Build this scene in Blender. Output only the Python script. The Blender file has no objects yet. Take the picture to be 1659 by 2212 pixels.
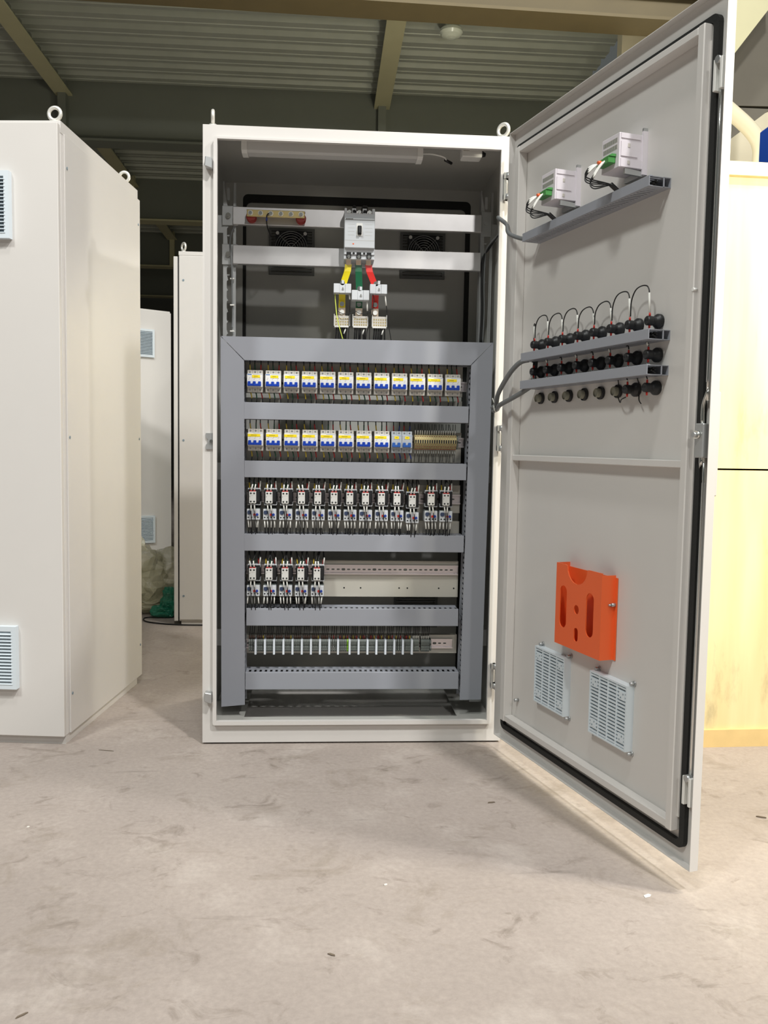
import bpy, bmesh, math, random
from mathutils import Vector, Matrix, noise
random.seed(7)
C = bpy.context.scene.collection
PI = math.pi
ORD = ['first','second','third','fourth','fifth','sixth','seventh','eighth','ninth','tenth','eleventh','twelfth','thirteenth',
       'fourteenth','fifteenth','sixteenth','seventeenth','eighteenth','nineteenth']

# ------------------------------------------------------------------ materials
def lin(c):
    return tuple(((v/255)/12.92 if v/255 <= .04045 else ((v/255+.055)/1.055)**2.4) for v in c)
MATS = {}
def mat(name, rgb, rough=.5, metal=0, var=.06, scale=12, bump=0, bscale=200, spec=.5, coat=0, alpha=1, trans=0, emit=0):
    m = bpy.data.materials.new(name); m.use_nodes = True
    nt = m.node_tree; N = nt.nodes; L = nt.links
    b = N['Principled BSDF']
    c = lin(rgb)
    b.inputs['Roughness'].default_value = rough; b.inputs['Metallic'].default_value = metal
    b.inputs['Specular IOR Level'].default_value = spec; b.inputs['Coat Weight'].default_value = coat
    b.inputs['Alpha'].default_value = alpha; b.inputs['Transmission Weight'].default_value = trans
    tc = N.new('ShaderNodeTexCoord'); nz = N.new('ShaderNodeTexNoise')
    nz.inputs['Scale'].default_value = scale; nz.inputs['Detail'].default_value = 4
    L.new(tc.outputs['Object'], nz.inputs['Vector'])
    mx = N.new('ShaderNodeMix'); mx.data_type = 'RGBA'
    mx.inputs[6].default_value = tuple(v*(1-var) for v in c)+(1,)
    mx.inputs[7].default_value = tuple(min(1, v*(1+var)) for v in c)+(1,)
    L.new(nz.outputs['Fac'], mx.inputs[0]); L.new(mx.outputs[2], b.inputs['Base Color'])
    if bump:
        n2 = N.new('ShaderNodeTexNoise'); n2.inputs['Scale'].default_value = bscale
        L.new(tc.outputs['Object'], n2.inputs['Vector'])
        bp = N.new('ShaderNodeBump'); bp.inputs['Strength'].default_value = bump; bp.inputs['Distance'].default_value = .002
        L.new(n2.outputs['Fac'], bp.inputs['Height']); L.new(bp.outputs['Normal'], b.inputs['Normal'])
    if emit:
        b.inputs['Emission Color'].default_value = c+(1,); b.inputs['Emission Strength'].default_value = emit
    MATS[name] = m
    return m
paint = mat('light_grey_paint', (213,210,206), .3, bump=.04, bscale=500, var=.015)
paint_shaded = mat('shade_darkened_grey_paint', (182,182,177), .42, var=.03)  # the shell's paint toned down: interior shade is put into the colour
duct = mat('grey_duct_plastic', (152,155,163), .45, var=.02)
duct_d = mat('dark_grey_duct_plastic', (120,124,128), .5, var=.03)
galv = mat('galvanised_steel', (188,190,190), .42, .75, var=.1, scale=30)
alu = mat('brushed_aluminium', (226,224,224), .36, .85, var=.12, scale=14)
strip = mat('zinc_mounting_plate', (206,203,192), .5, .25, var=.08, scale=10)
railm = mat('din_rail_zinc', (225,218,220), .3, .75, var=.05)
chrome = mat('chrome', (225,225,220), .2, 1, var=.03)
zincw = mat('white_zinc_bolt', (232,230,222), .35, .5, var=.05)
black = mat('black_plastic', (30,31,33), .45, var=.1)
blackm = mat('matte_black', (17,17,18), .7, var=.1)
rubber = mat('black_rubber', (28,29,28), .7, var=.15, bump=.3, bscale=300)
bwhite = mat('breaker_white', (232,232,228), .4, var=.01)
bgrey2 = mat('contact_block_white', (216,216,212), .45, var=.01)
bgrey = mat('breaker_grey', (196,192,184), .45, var=.02)
tgrey = mat('two_pole_grey', (178,184,188), .45, var=.02)
blue = mat('handle_blue', (18,62,170), .35, var=.04)
blue2 = mat('handle_pale_blue', (45,90,165), .35, var=.04)
yellow = mat('yellow_label', (250,224,18), .5, var=.02)
ink = mat('ink', (60,58,40), .6)
red = mat('red_plastic', (196,42,30), .4)
w_y = mat('wire_yellow', (196,168,40), .45); w_g = mat('wire_green', (22,72,48), .45); w_r = mat('wire_red', (170,26,24), .45)
w_k = mat('wire_black', (20,20,21), .45); w_w = mat('white_sleeve', (232,232,226), .5, var=.02); w_gr = mat('cable_grey', (112,115,116), .5)
w_yg = mat('wire_yellow_green', (206,220,90), .45); w_bl = mat('wire_blue', (30,50,130), .45); clear = mat('clear_sleeve', (205,208,204), .3, alpha=.55)
beige = mat('terminal_beige', (186,172,126), .5, var=.04); brown = mat('terminal_brown', (120,60,40), .5)
tgreen = mat('terminal_grey_green', (104,110,106), .5, var=.05); tgreen_d = mat('terminal_slot_dark', (38,42,42), .6)
lime = mat('terminal_lime', (120,170,40), .5)
mwhite = mat('meter_white', (222,216,222), .4, var=.01)
green = mat('connector_green', (70,140,70), .4)
orange = mat('orange_plastic', (238,104,52), .38, var=.02)
ventm = mat('vent_pale_blue', (214,224,230), .4, var=.02)
vent_d = mat('vent_gap_dark', (128,144,154), .6, var=.08)
mesh_d = mat('filter_dark', (104,106,104), .7, var=.1)
brass = mat('brass_bar', (205,186,130), .35, .6, var=.06)
insul = mat('red_insulator', (140,34,24), .4)
copper = mat('tinned_copper', (214,196,176), .35, .6, var=.05)
tape_y = mat('sleeve_yellow', (226,206,20), .4); tape_g = mat('sleeve_green', (8,92,58), .4); tape_r = mat('sleeve_red', (214,44,38), .4)
ltgrey = mat('light_grey_plastic', (204,208,212), .4, var=.01)
dialb = mat('dial_slate_blue', (52,66,96), .45)
btnr = mat('button_red', (206,50,44), .4); btnb = mat('button_blue', (24,58,150), .4)
plug = mat('grey_plug', (140,140,126), .5)
ribg = mat('purlin_steel', (176,180,168), .5, .25, var=.12, scale=6)
beam_d = mat('beam_green_grey', (114,118,108), .7, var=.1, scale=3)
beam_b = mat('beam_brown', (112,100,70), .6, var=.14, scale=5)
beam_o = mat('beam_olive', (188,184,148), .6, var=.1, scale=4)
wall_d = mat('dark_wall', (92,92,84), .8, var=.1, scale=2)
panel_g = mat('grey_panel', (96,92,82), .7, var=.2, scale=3)
cream = mat('cream_duct', (214,206,180), .5, var=.03)
blueb = mat('blue_box', (14,68,178), .4, var=.03); pink = mat('pink_mark', (200,60,120), .5); whitem = mat('white_mark', (225,232,240), .5)
diffuser = mat('lamp_diffuser', (206,206,204), .3, var=.02, alpha=1)
glass_w = mat('opal_bulb', (214,220,204), .25, var=.02)
wood_e = mat('board_edge', (222,194,136), .6, var=.1, scale=20)
logo_b = mat('logo_blue', (90,130,190), .5)
debris_m = mat('debris_dark', (112,100,86), .8); paper_m = mat('paper_scrap', (225,220,212), .7)

def floor_mat():
    m = bpy.data.materials.new('concrete_floor'); m.use_nodes = True
    nt = m.node_tree; N = nt.nodes; L = nt.links; b = N['Principled BSDF']
    tc = N.new('ShaderNodeTexCoord')
    def nz(scale, det, rough=.55, vec=None, dist=0):
        n = N.new('ShaderNodeTexNoise'); n.inputs['Scale'].default_value = scale; n.inputs['Detail'].default_value = det
        n.inputs['Roughness'].default_value = rough; n.inputs['Distortion'].default_value = dist
        L.new(vec or tc.outputs['Object'], n.inputs['Vector']); return n.outputs['Fac']
    def ramp(fac, p0, c0, p1, c1):
        r = N.new('ShaderNodeValToRGB'); r.color_ramp.elements[0].position = p0; r.color_ramp.elements[0].color = c0
        r.color_ramp.elements[1].position = p1; r.color_ramp.elements[1].color = c1
        L.new(fac, r.inputs[0]); return r.outputs[0]
    def mix(a, bb, fac, mode='MIX'):
        x = N.new('ShaderNodeMix'); x.data_type = 'RGBA'; x.blend_type = mode
        for s, v in ((6, a), (7, bb), (0, fac)):
            if isinstance(v, (tuple, float)): x.inputs[s].default_value = v
            else: L.new(v, x.inputs[s])
        return x.outputs[2]
    base = ramp(nz(1.1, 6, .6), .3, lin((155,145,138))+(1,), .7, lin((177,166,158))+(1,))
    mp = N.new('ShaderNodeMapping'); mp.inputs['Scale'].default_value = (1, 1.35, 1); mp.inputs['Rotation'].default_value = (0,0,.5)
    L.new(tc.outputs['Object'], mp.inputs['Vector'])
    blot = ramp(nz(4.5, 8, .7, mp.outputs[0], .8), .55, (0,0,0,1), .72, (1,1,1,1))
    blot2 = ramp(nz(8, 7, .66, mp.outputs[0], 1.0), .58, (0,0,0,1), .72, (1,1,1,1))
    pale = ramp(nz(4.4, 5, .6), .55, (0,0,0,1), .75, (1,1,1,1))
    sc = N.new('ShaderNodeMapping'); sc.inputs['Scale'].default_value = (1.6, 14, 1); sc.inputs['Rotation'].default_value = (0,0,.9)
    L.new(tc.outputs['Object'], sc.inputs['Vector'])
    scuff = ramp(nz(1.6, 3, .5, sc.outputs[0], .3), .68, (0,0,0,1), .76, (1,1,1,1))
    def mul(v, k):
        x = N.new('ShaderNodeMath'); x.operation = 'MULTIPLY'; L.new(v, x.inputs[0]); x.inputs[1].default_value = k; return x.outputs[0]
    col = mix(base, lin((134,123,110))+(1,), mul(blot, .6))
    col = mix(col, lin((112,101,90))+(1,), mul(blot2, .6))
    col = mix(col, lin((200,192,185))+(1,), mul(pale, .35))
    col = mix(col, lin((98,92,86))+(1,), mul(scuff, .35))
    fine = ramp(nz(70, 4, .7), .3, (.88,.88,.88,1), .7, (1.06,1.06,1.06,1))
    col = mix(col, fine, 1.0, 'MULTIPLY')
    L.new(col, b.inputs['Base Color']); b.inputs['Roughness'].default_value = .72; b.inputs['Specular IOR Level'].default_value = .3
    bp = N.new('ShaderNodeBump'); bp.inputs['Strength'].default_value = .25; bp.inputs['Distance'].default_value = .004
    L.new(nz(40, 6, .7), bp.inputs['Height']); L.new(bp.outputs[0], b.inputs['Normal'])
    return m
def ply_mat():
    m = bpy.data.materials.new('plywood'); m.use_nodes = True
    nt = m.node_tree; N = nt.nodes; L = nt.links; b = N['Principled BSDF']
    tc = N.new('ShaderNodeTexCoord')
    mp = N.new('ShaderNodeMapping'); mp.inputs['Scale'].default_value = (5, 5, .5); L.new(tc.outputs['Object'], mp.inputs[0])
    n1 = N.new('ShaderNodeTexNoise'); n1.inputs['Scale'].default_value = 2; n1.inputs['Detail'].default_value = 5; L.new(mp.outputs[0], n1.inputs[0])
    r = N.new('ShaderNodeValToRGB'); r.color_ramp.elements[0].color = lin((222,202,146))+(1,); r.color_ramp.elements[1].color = lin((240,226,180))+(1,)
    r.color_ramp.elements[0].position = .3; r.color_ramp.elements[1].position = .7; L.new(n1.outputs[0], r.inputs[0])
    mp2 = N.new('ShaderNodeMapping'); mp2.inputs['Scale'].default_value = (3.4, 3, 1.1); L.new(tc.outputs['Object'], mp2.inputs[0])
    n2 = N.new('ShaderNodeTexNoise'); n2.inputs['Scale'].default_value = 2.3; n2.inputs['Detail'].default_value = 8; n2.inputs['Roughness'].default_value = .7
    L.new(mp2.outputs[0], n2.inputs[0])
    r2 = N.new('ShaderNodeValToRGB'); r2.color_ramp.elements[0].position = .56; r2.color_ramp.elements[0].color = (0,0,0,1)
    r2.color_ramp.elements[1].position = .72; r2.color_ramp.elements[1].color = (.5,.5,.5,1); L.new(n2.outputs[0], r2.inputs[0])
    x = N.new('ShaderNodeMix'); x.data_type = 'RGBA'; L.new(r2.outputs[0], x.inputs[0]); L.new(r.outputs[0], x.inputs[6])
    x.inputs[7].default_value = lin((150,136,104))+(1,); L.new(x.outputs[2], b.inputs['Base Color']); b.inputs['Roughness'].default_value = .6
    return m
def film_mat(name, rgb, dens):
    m = bpy.data.materials.new(name); m.use_nodes = True
    nt = m.node_tree; N = nt.nodes; L = nt.links; b = N['Principled BSDF']
    b.inputs['Base Color'].default_value = lin(rgb)+(1,); b.inputs['Roughness'].default_value = .18
    b.inputs['Specular IOR Level'].default_value = .9; b.inputs['Alpha'].default_value = dens
    tc = N.new('ShaderNodeTexCoord'); n = N.new('ShaderNodeTexNoise'); n.inputs['Scale'].default_value = 22; n.inputs['Detail'].default_value = 5
    L.new(tc.outputs['Object'], n.inputs[0]); bp = N.new('ShaderNodeBump'); bp.inputs['Strength'].default_value = .9; bp.inputs['Distance'].default_value = .02
    L.new(n.outputs[0], bp.inputs['Height']); L.new(bp.outputs[0], b.inputs['Normal'])
    return m
conc = floor_mat(); ply = ply_mat(); film = film_mat('clear_film', (206,202,170), .5); gfilm = film_mat('green_film', (20,130,100), .75)

# ------------------------------------------------------------------ mesh builder
class MB:
    def __init__(s): s.bm = bmesh.new(); s.ms = []
    def mi(s, m):
        if m not in s.ms: s.ms.append(m)
        return s.ms.index(m)
    def box(s, x0, y0, z0, x1, y1, z1, m, bev=0, seg=1):
        if x1 < x0: x0, x1 = x1, x0
        if y1 < y0: y0, y1 = y1, y0
        if z1 < z0: z0, z1 = z1, z0
        P = [(x0,y0,z0),(x1,y0,z0),(x1,y1,z0),(x0,y1,z0),(x0,y0,z1),(x1,y0,z1),(x1,y1,z1),(x0,y1,z1)]
        return s.hexa(P, m, bev, seg)
    def hexa(s, P, m, bev=0, seg=1):
        v = [s.bm.verts.new(p) for p in P]; i = s.mi(m); fs = []
        for q in ((3,2,1,0),(4,5,6,7),(0,1,5,4),(1,2,6,5),(2,3,7,6),(3,0,4,7)):
            f = s.bm.faces.new([v[k] for k in q]); f.material_index = i; fs.append(f)
        if bev:
            es = list({e for f in fs for e in f.edges})
            r = bmesh.ops.bevel(s.bm, geom=es, offset=bev, segments=seg, profile=.5, affect='EDGES')
            for f in r['faces']: f.material_index = i
        return s
    def prism(s, poly, axis, a, b, m):          # poly: 2-D points; axis 0/1/2 is the extrusion axis
        i = s.mi(m)
        def P(u, w, t):
            return {0:(t,u,w),1:(u,t,w),2:(u,w,t)}[axis]
        A = [s.bm.verts.new(P(u,w,a)) for u,w in poly]; B = [s.bm.verts.new(P(u,w,b)) for u,w in poly]
        n = len(poly); fs = [s.bm.faces.new(A[::-1]), s.bm.faces.new(B)]
        for k in range(n): fs.append(s.bm.faces.new((A[k],A[(k+1)%n],B[(k+1)%n],B[k])))
        for f in fs: f.material_index = i
        bmesh.ops.recalc_face_normals(s.bm, faces=fs)
        return s
    def cyl(s, p, q, r, m, r2=None, n=14, caps=True):
        p, q = Vector(p), Vector(q); d = (q-p).normalized(); r2 = r if r2 is None else r2
        a = d.orthogonal().normalized(); b = d.cross(a); i = s.mi(m)
        A = [s.bm.verts.new(p+(a*math.cos(t)+b*math.sin(t))*r) for t in [2*PI*k/n for k in range(n)]]
        B = [s.bm.verts.new(q+(a*math.cos(t)+b*math.sin(t))*r2) for t in [2*PI*k/n for k in range(n)]]
        for k in range(n):
            f = s.bm.faces.new((A[k],A[(k+1)%n],B[(k+1)%n],B[k])); f.material_index = i; f.smooth = True
        if caps:
            f = s.bm.faces.new(A[::-1]); f.material_index = i; f = s.bm.faces.new(B); f.material_index = i
        return s
    def lathe(s, prof, o, d, m, n=18):          # prof: (radius, distance along d)
        for (r0,h0),(r1,h1) in zip(prof, prof[1:]):
            o_, d_ = Vector(o), Vector(d).normalized()
            if abs(h1-h0) < 1e-7: h1 = h0+1e-5
            s.cyl(o_+d_*h0, o_+d_*h1, max(r0,1e-4), m, max(r1,1e-4), n, False)
        return s
    def tube(s, pts, r, m, n=6, sub=5):
        P = [Vector(p) for p in pts]; i = s.mi(m)
        if len(P) > 2 and sub > 1:
            Q = []
            for k in range(len(P)-1):
                p0 = P[max(k-1,0)]; p1 = P[k]; p2 = P[k+1]; p3 = P[min(k+2,len(P)-1)]
                for j in range(sub):
                    t = j/sub
                    Q.append(.5*((2*p1)+(p2-p0)*t+(2*p0-5*p1+4*p2-p3)*t*t+(3*p1-p0-3*p2+p3)*t**3))
            Q.append(P[-1]); P = Q
        prev = None; a = None
        for k, p in enumerate(P):
            d = (P[min(k+1,len(P)-1)]-P[max(k-1,0)])
            d = d.normalized() if d.length > 1e-9 else Vector((0,0,1))
            if a is None: a = d.orthogonal().normalized()
            else:
                a = a-d*a.dot(d); a = a.normalized() if a.length > 1e-6 else d.orthogonal().normalized()
            b = d.cross(a)
            ring = [s.bm.verts.new(p+(a*math.cos(t)+b*math.sin(t))*r) for t in [2*PI*j/n for j in range(n)]]
            if prev:
                for j in range(n):
                    f = s.bm.faces.new((prev[j],prev[(j+1)%n],ring[(j+1)%n],ring[j])); f.material_index = i; f.smooth = True
            else:
                f = s.bm.faces.new(ring[::-1]); f.material_index = i
            prev = ring
        f = s.bm.faces.new(prev); f.material_index = i
        return s
    def torus(s, c, axis, R, r, m, n=24, k=8):
        c = Vector(c); ax = Vector(axis).normalized(); a = ax.orthogonal().normalized(); b = ax.cross(a); i = s.mi(m); rings = []
        for t in range(n):
            th = 2*PI*t/n; e = a*math.cos(th)+b*math.sin(th)
            rings.append([s.bm.verts.new(c+e*(R+r*math.cos(2*PI*j/k))+ax*r*math.sin(2*PI*j/k)) for j in range(k)])
        for t in range(n):
            for j in range(k):
                f = s.bm.faces.new((rings[t][j],rings[(t+1)%n][j],rings[(t+1)%n][(j+1)%k],rings[t][(j+1)%k])); f.material_index = i; f.smooth = True
        return s
    def plate(s, outer, holes, y0, y1, m, fn=None):   # outline in (x,z) with holes, between y0 and y1
        i = s.mi(m); t = bmesh.new()
        for loop in [outer]+list(holes):
            v = [t.verts.new((u,y0,w)) for u,w in loop]
            for k in range(len(v)): t.edges.new((v[k], v[(k+1)%len(v)]))
        bmesh.ops.triangle_fill(t, use_beauty=True, use_dissolve=False, edges=t.edges[:])
        r = bmesh.ops.extrude_face_region(t, geom=t.faces[:])
        bmesh.ops.translate(t, vec=(0,y1-y0,0), verts=[g for g in r['geom'] if isinstance(g, bmesh.types.BMVert)])
        bmesh.ops.recalc_face_normals(t, faces=t.faces[:])
        mp = {v: s.bm.verts.new(fn(v.co) if fn else v.co) for v in t.verts}
        for f in t.faces:
            g = s.bm.faces.new([mp[v] for v in f.verts]); g.material_index = i
        t.free(); return s
    def make(s, name, parent=None, origin=None):
        me = bpy.data.meshes.new(name)
        if origin == 'base':
            xs = [v.co for v in s.bm.verts]
            origin = ((min(v.x for v in xs)+max(v.x for v in xs))/2, (min(v.y for v in xs)+max(v.y for v in xs))/2, min(v.z for v in xs))
        if origin: bmesh.ops.translate(s.bm, vec=-Vector(origin), verts=s.bm.verts[:])
        s.bm.to_mesh(me); s.bm.free()
        for m in s.ms: me.materials.append(m)
        o = bpy.data.objects.new(name, me); C.objects.link(o)
        if origin: o.location = origin
        if parent: o.parent = parent
        return o
def rrect(x0, z0, x1, z1, r=0, n=5):
    if r <= 0: return [(x0,z0),(x1,z0),(x1,z1),(x0,z1)]
    P = []
    for cx, cz, a in ((x1-r,z0+r,-PI/2),(x1-r,z1-r,0),(x0+r,z1-r,PI/2),(x0+r,z0+r,PI)):
        for k in range(n+1):
            t = a+PI/2*k/n; P.append((cx+r*math.cos(t), cz+r*math.sin(t)))
    return P
def circ(x, z, r, n=14): return [(x+r*math.cos(2*PI*k/n), z+r*math.sin(2*PI*k/n)) for k in range(n)]
def tag(o, label, cat, group=None, kind=None):
    o['label'] = label; o['category'] = cat
    if group: o['group'] = group
    if kind: o['kind'] = kind
    return o
def thing(name, label, cat, loc=(0,0,0), rotz=0, group=None):
    o = bpy.data.objects.new(name, None); C.objects.link(o); o.empty_display_size = .05
    o.location = loc; o.rotation_euler = (0,0,rotz)
    return tag(o, label, cat, group)
def struct(o, label=None):
    o['kind'] = 'structure'
    if label: o['label'] = label
    return o
def dup(root, loc, rotz=None, label=None, group=None, name=None):
    r = root.copy(); C.objects.link(r); r.location = loc
    if name: r.name = name
    if rotz is not None: r.rotation_euler = (0,0,rotz)
    if label: r['label'] = label
    if group: r['group'] = group
    for ch in list(root.children):
        c = ch.copy(); C.objects.link(c); c.parent = r
        for g in ch.children:
            d = g.copy(); C.objects.link(d); d.parent = c
    return r

# door frame: local x along the door from hinge to free edge, local -y towards the viewer, z up
DH = Vector((.962, -.0797, 0)); DA = -1.3008
DR = Matrix.Rotation(DA, 3, 'Z')
def dpt(w, h, z): return DH + DR @ Vector((w, -h, z))

# ------------------------------------------------------------------ the setting
f = MB(); f.box(-14,-12,-.1,14,20,0,conc); struct(f.make('floor'), 'grey concrete workshop floor with dark scuffs and stains')
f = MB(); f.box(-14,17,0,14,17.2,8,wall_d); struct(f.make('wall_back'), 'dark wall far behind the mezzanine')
# corrugated deck: ribs run along x
def deck(y0, y1, z, x0, x1):
    m = MB(); p = .225; y = y0; prof = []
    while y < y1:
        prof += [(y, z), (y+.05, z), (y+.07, z-.075), (y+.11, z-.075), (y+.115, z-.07), (y+.15, z-.07), (y+.155, z-.075), (y+.195, z-.075), (y+.215, z)]; y += p
    prof.append((y, z))
    i = m.mi(ribg); lo = [m.bm.verts.new((x0,a,b)) for a,b in prof]; hi = [m.bm.verts.new((x1,a,b)) for a,b in prof]
    for k in range(len(prof)-1):
        g = m.bm.faces.new((lo[k],lo[k+1],hi[k+1],hi[k])); g.material_index = i
    m.box(x0,y0,z+.002,x1,y,z+.12,wall_d)
    return m
struct(deck(2.95, 16.5, 4.2, -12, 2.6).make('ceiling'), 'corrugated steel underside of the mezzanine deck')
def ibeam(name, y, z0, z1, x0, x1, fl, mw, mf, label, rot=0, stiff=()):
    m = MB(); m.box(x0,y-.01,z0+.02,x1,y+.01,z1-.02,mw); m.box(x0,y-fl/2,z0,x1,y+fl/2,z0+.02,mf); m.box(x0,y-fl/2,z1-.02,x1,y+fl/2,z1,mf)
    for sx in stiff: m.box(sx-.035,y-fl/2+.01,z0+.02,sx+.035,y-.01,z1-.02,mf)
    o = m.make(name); o.rotation_euler.z = rot; return struct(o, label)
ibeam('ceiling_beam', 2.98, 3.805, 4.03, -10, 3.1, .24, beam_b, beam_b, 'brown steel beam nearest the camera along the mezzanine edge', math.radians(1.6))
for y, lb in ((5.25,'deep dark green beam just behind the open cabinet'),(8.0,'second dark beam deeper under the mezzanine'),(10.75,'third dark beam deeper under the mezzanine'),(13.5,'farthest dark beam under the mezzanine')):
    ibeam('ceiling_beam', y, 3.62, 4.19, -12, 2.6, .2, beam_d, beam_o if y > 6 else beam_d, lb, 0, (-4.7,-1.93,.87))
bays = ((3.1,5.24),(5.26,7.99),(8.01,10.7))
for i, (a, b) in enumerate(bays):
    for x, side in ((-1.93,'left'),(.87,'right'),(-4.7,'far left')):
        m = MB(); m.box(x-.07,a,4.02,x+.07,b,4.035,beam_o); m.box(x-.008,a,4.035,x+.008,b,4.145,beam_d)
        struct(m.make('ceiling_joist'), f'olive steel joist on the {side} in the {ORD[i]} mezzanine bay')
# bare lamp under the deck
t = thing('ceiling_lamp', 'white opal lamp bulb hanging under the corrugated deck', 'lamp', (1.29,3.78,4.15), 0)
m = MB(); m.lathe([(0,0),(.045,0),(.05,.02),(.04,.05),(.03,.06)], (0,0,0), (0,0,-1), glass_w); m.make('lamp_holder', t)
m = MB(); m.lathe([(.03,.055),(.06,.065),(.082,.085),(.085,.105),(.07,.125),(.035,.14),(0,.145)], (0,0,0), (0,0,-1), glass_w, 24); m.make('bulb', t)
# area behind the door on the right
m = MB(); m.box(2.42,3.3,0,6,3.4,6,cream); struct(m.make('wall_right'), 'cream wall behind the plywood crate')
m = MB(); m.prism([(2.55,3.03),(3.2,3.03),(3.2,3.12),(3.0,3.02),(2.76,2.835),(2.6,2.70),(2.55,2.70)], 1, 2.32, 2.36, panel_g); m.prism([(2.55,3.035),(3.2,3.05),(3.2,3.9),(2.55,3.5)], 1, 2.32, 2.36, panel_g)
struct(m.make('wall_panel'), 'dingy brown slanted panels above the plywood crate')
m = MB(); m.hexa([(2.5,2.0,3.02),(2.95,2.0,3.62),(2.95,2.3,3.62),(2.5,2.3,3.02),(2.36,2.0,3.22),(2.75,2.0,3.8),(2.75,2.3,3.8),(2.36,2.3,3.22)], beam_o)
struct(m.make('ceiling_brace'), 'pale olive slanting steel brace at the top right')
t = thing('ventilation_pipe', 'cream bent ventilation pipe above the plywood crate', 'pipe', (2.5,2.0,0), 0)
m = MB(); m.tube([(-.1,0,3.04),(.12,0,2.885),(.25,0,2.78),(.30,0,2.70),(.305,0,2.6),(.305,0,2.3),(.305,0,.0)], .042, cream, 16, 6); m.make('pipe', t)
# unseen plywood board, added only for the yellow reflection on the left cabinet
m = MB(); m.box(.72,2.62,0,2.3,2.64,1.9,ply); struct(m.make('added_reflection_board'), 'unseen plywood board added behind the open cabinet for its yellow reflection')
# plywood crate
t = thing('plywood_crate', 'tall pale plywood packing crate glowing beside the open door', 'crate', (1.5,-.06,0), math.radians(2))
m = MB(); m.box(0,0,.03,2.4,.015,.937,ply); m.box(0,.002,.943,2.4,.017,1.89,ply); m.box(0,.02,.03,.02,.8,1.9,ply); m.box(2.38,.02,.03,2.4,.8,1.9,ply); m.box(0,.785,.03,2.4,.8,1.9,ply); m.make('panel', t)
m = MB(); m.box(0,-.02,1.885,2.4,.8,1.928,ply); m.make('top_board', t)
m = MB(); m.box(0,-.012,0,2.4,.8,.06,wood_e); m.make('base_board', t)
m = MB(); m.box(1.80,-.05,1.931,2.1,.1,2.085,blueb,.006)
bx = m.make('blue_box', None, (1.95,.02,1.931)); bx.location.x += .057; tag(bx, 'blue printed carton standing on the plywood crate', 'box')
m = MB(); m.plate(rrect(1.808,2.0,1.87,2.038,.008), [rrect(1.812,2.004,1.866,2.034,.006)], -.0515, -.0505, pink)
m.hexa([(1.815,-.0515,1.935),(1.823,-.0515,1.935),(1.823,-.0505,1.935),(1.815,-.0505,1.935),(1.835,-.0515,1.99),(1.843,-.0515,1.99),(1.843,-.0505,1.99),(1.835,-.0505,1.99)], whitem)
m.box(1.82,-.0515,1.985,1.87,-.0505,1.993,whitem)
o = m.make('printed_mark', None, (1.95,.02,1.931)); o.parent = bx; o.location = (0,0,0)

# ------------------------------------------------------------------ eye bolt, louvre vent
def eye_bolt(parent, x, y, z, ang):
    m = MB(); m.cyl((0,0,0),(0,0,.012),.013,zincw); m.torus((0,0,.034),(math.sin(ang),math.cos(ang),0),.0195,.0062,zincw)
    m.cyl((0,0,.008),(0,0,.016),.009,zincw,.007)
    o = m.make('eye_bolt', parent); o.location = (x,y,z); return o
def louvre(parent, x0, z0, s, y, name='vent'):      # outside louvre, faces -y
    m = MB(); b = .016
    m.plate(rrect(x0,z0,x0+s,z0+s), [rrect(x0+b,z0+b,x0+s-b,z0+s-b)], y-.022, y, ventm)
    m.box(x0+b,y-.004,z0+b,x0+s-b,y-.001,z0+s-b,vent_d)
    o = m.make(name, parent); m = MB(); n = 16; p = (s-2*b)/n
    for k in range(n):
        z = z0+b+p*k; xa, xb = x0+b-.004, x0+s-b+.004
        m.hexa([(xa,y-.024,z),(xb,y-.024,z),(xb,y-.022,z),(xa,y-.022,z),(xa,y-.007,z+p*.95),(xb,y-.007,z+p*.95),(xb,y-.004,z+p*.95),(xa,y-.004,z+p*.95)], ventm)
    m.make('vent_slats', o); return o

# ------------------------------------------------------------------ main cabinet
cab = thing('electrical_cabinet', 'open light grey electrical cabinet full of breakers with its door swung right', 'cabinet', (0,0,0))
m = MB()
m.plate(rrect(0,.006,1,2), [rrect(.045,.08,.955,1.955)], 0, .002, paint)                         # front face
m.plate(rrect(.035,.069,.965,1.959,.008), [rrect(.047,.082,.95,1.953)], -.016, 0, paint)       # raised rain lip
for x0, x1 in ((0,.002),(.998,1)): m.box(x0,.002,.006,x1,.6,2,paint)
m.box(.002,.002,1.998,.998,.6,2,paint); m.box(.002,.002,.006,.998,.6,.008,paint)
m.box(.003,.003,.03,.997,.105,.034,paint_shaded); m.box(.003,.105,.03,.12,.6,.034,paint_shaded); m.box(.88,.105,.03,.997,.6,.034,paint_shaded)                                                    # floor pan
m.plate(rrect(0,.006,1,2), [rrect(.07,.09,.954,1.955,.02)], .598, .6, paint_shaded)                 # rear frame
m.box(.02,.02,0,.98,.58,.006,blackm)
m.box(.0022,.0025,.034,.0032,.598,1.9975,paint_shaded); m.box(.9968,.0025,.034,.9978,.598,1.9975,paint_shaded); m.box(.0032,.0025,1.9965,.9968,.598,1.9975,paint_shaded)  # thin liner sheets added to carry the shade-darkened paint on walls and roof
m.make('shell', cab)
m = MB(); m.box(.04,.612,.06,.97,.616,1.97,paint_shaded)
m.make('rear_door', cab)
m = MB(); m.plate(rrect(.066,.07,.958,1.958,.02), [rrect(.082,.085,.936,1.926,.02)], .6, .612, rubber); m.make('rear_gasket_and_shade', cab)  # gasket thickened; its black top band also stands in for frame lip shadow
for k, (x, y, a) in enumerate(((.027,.036,1.45),(.966,.042,.75),(.03,.56,.6),(.97,.56,.6))): eye_bolt(cab, x, y, 2.0, a)
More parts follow.
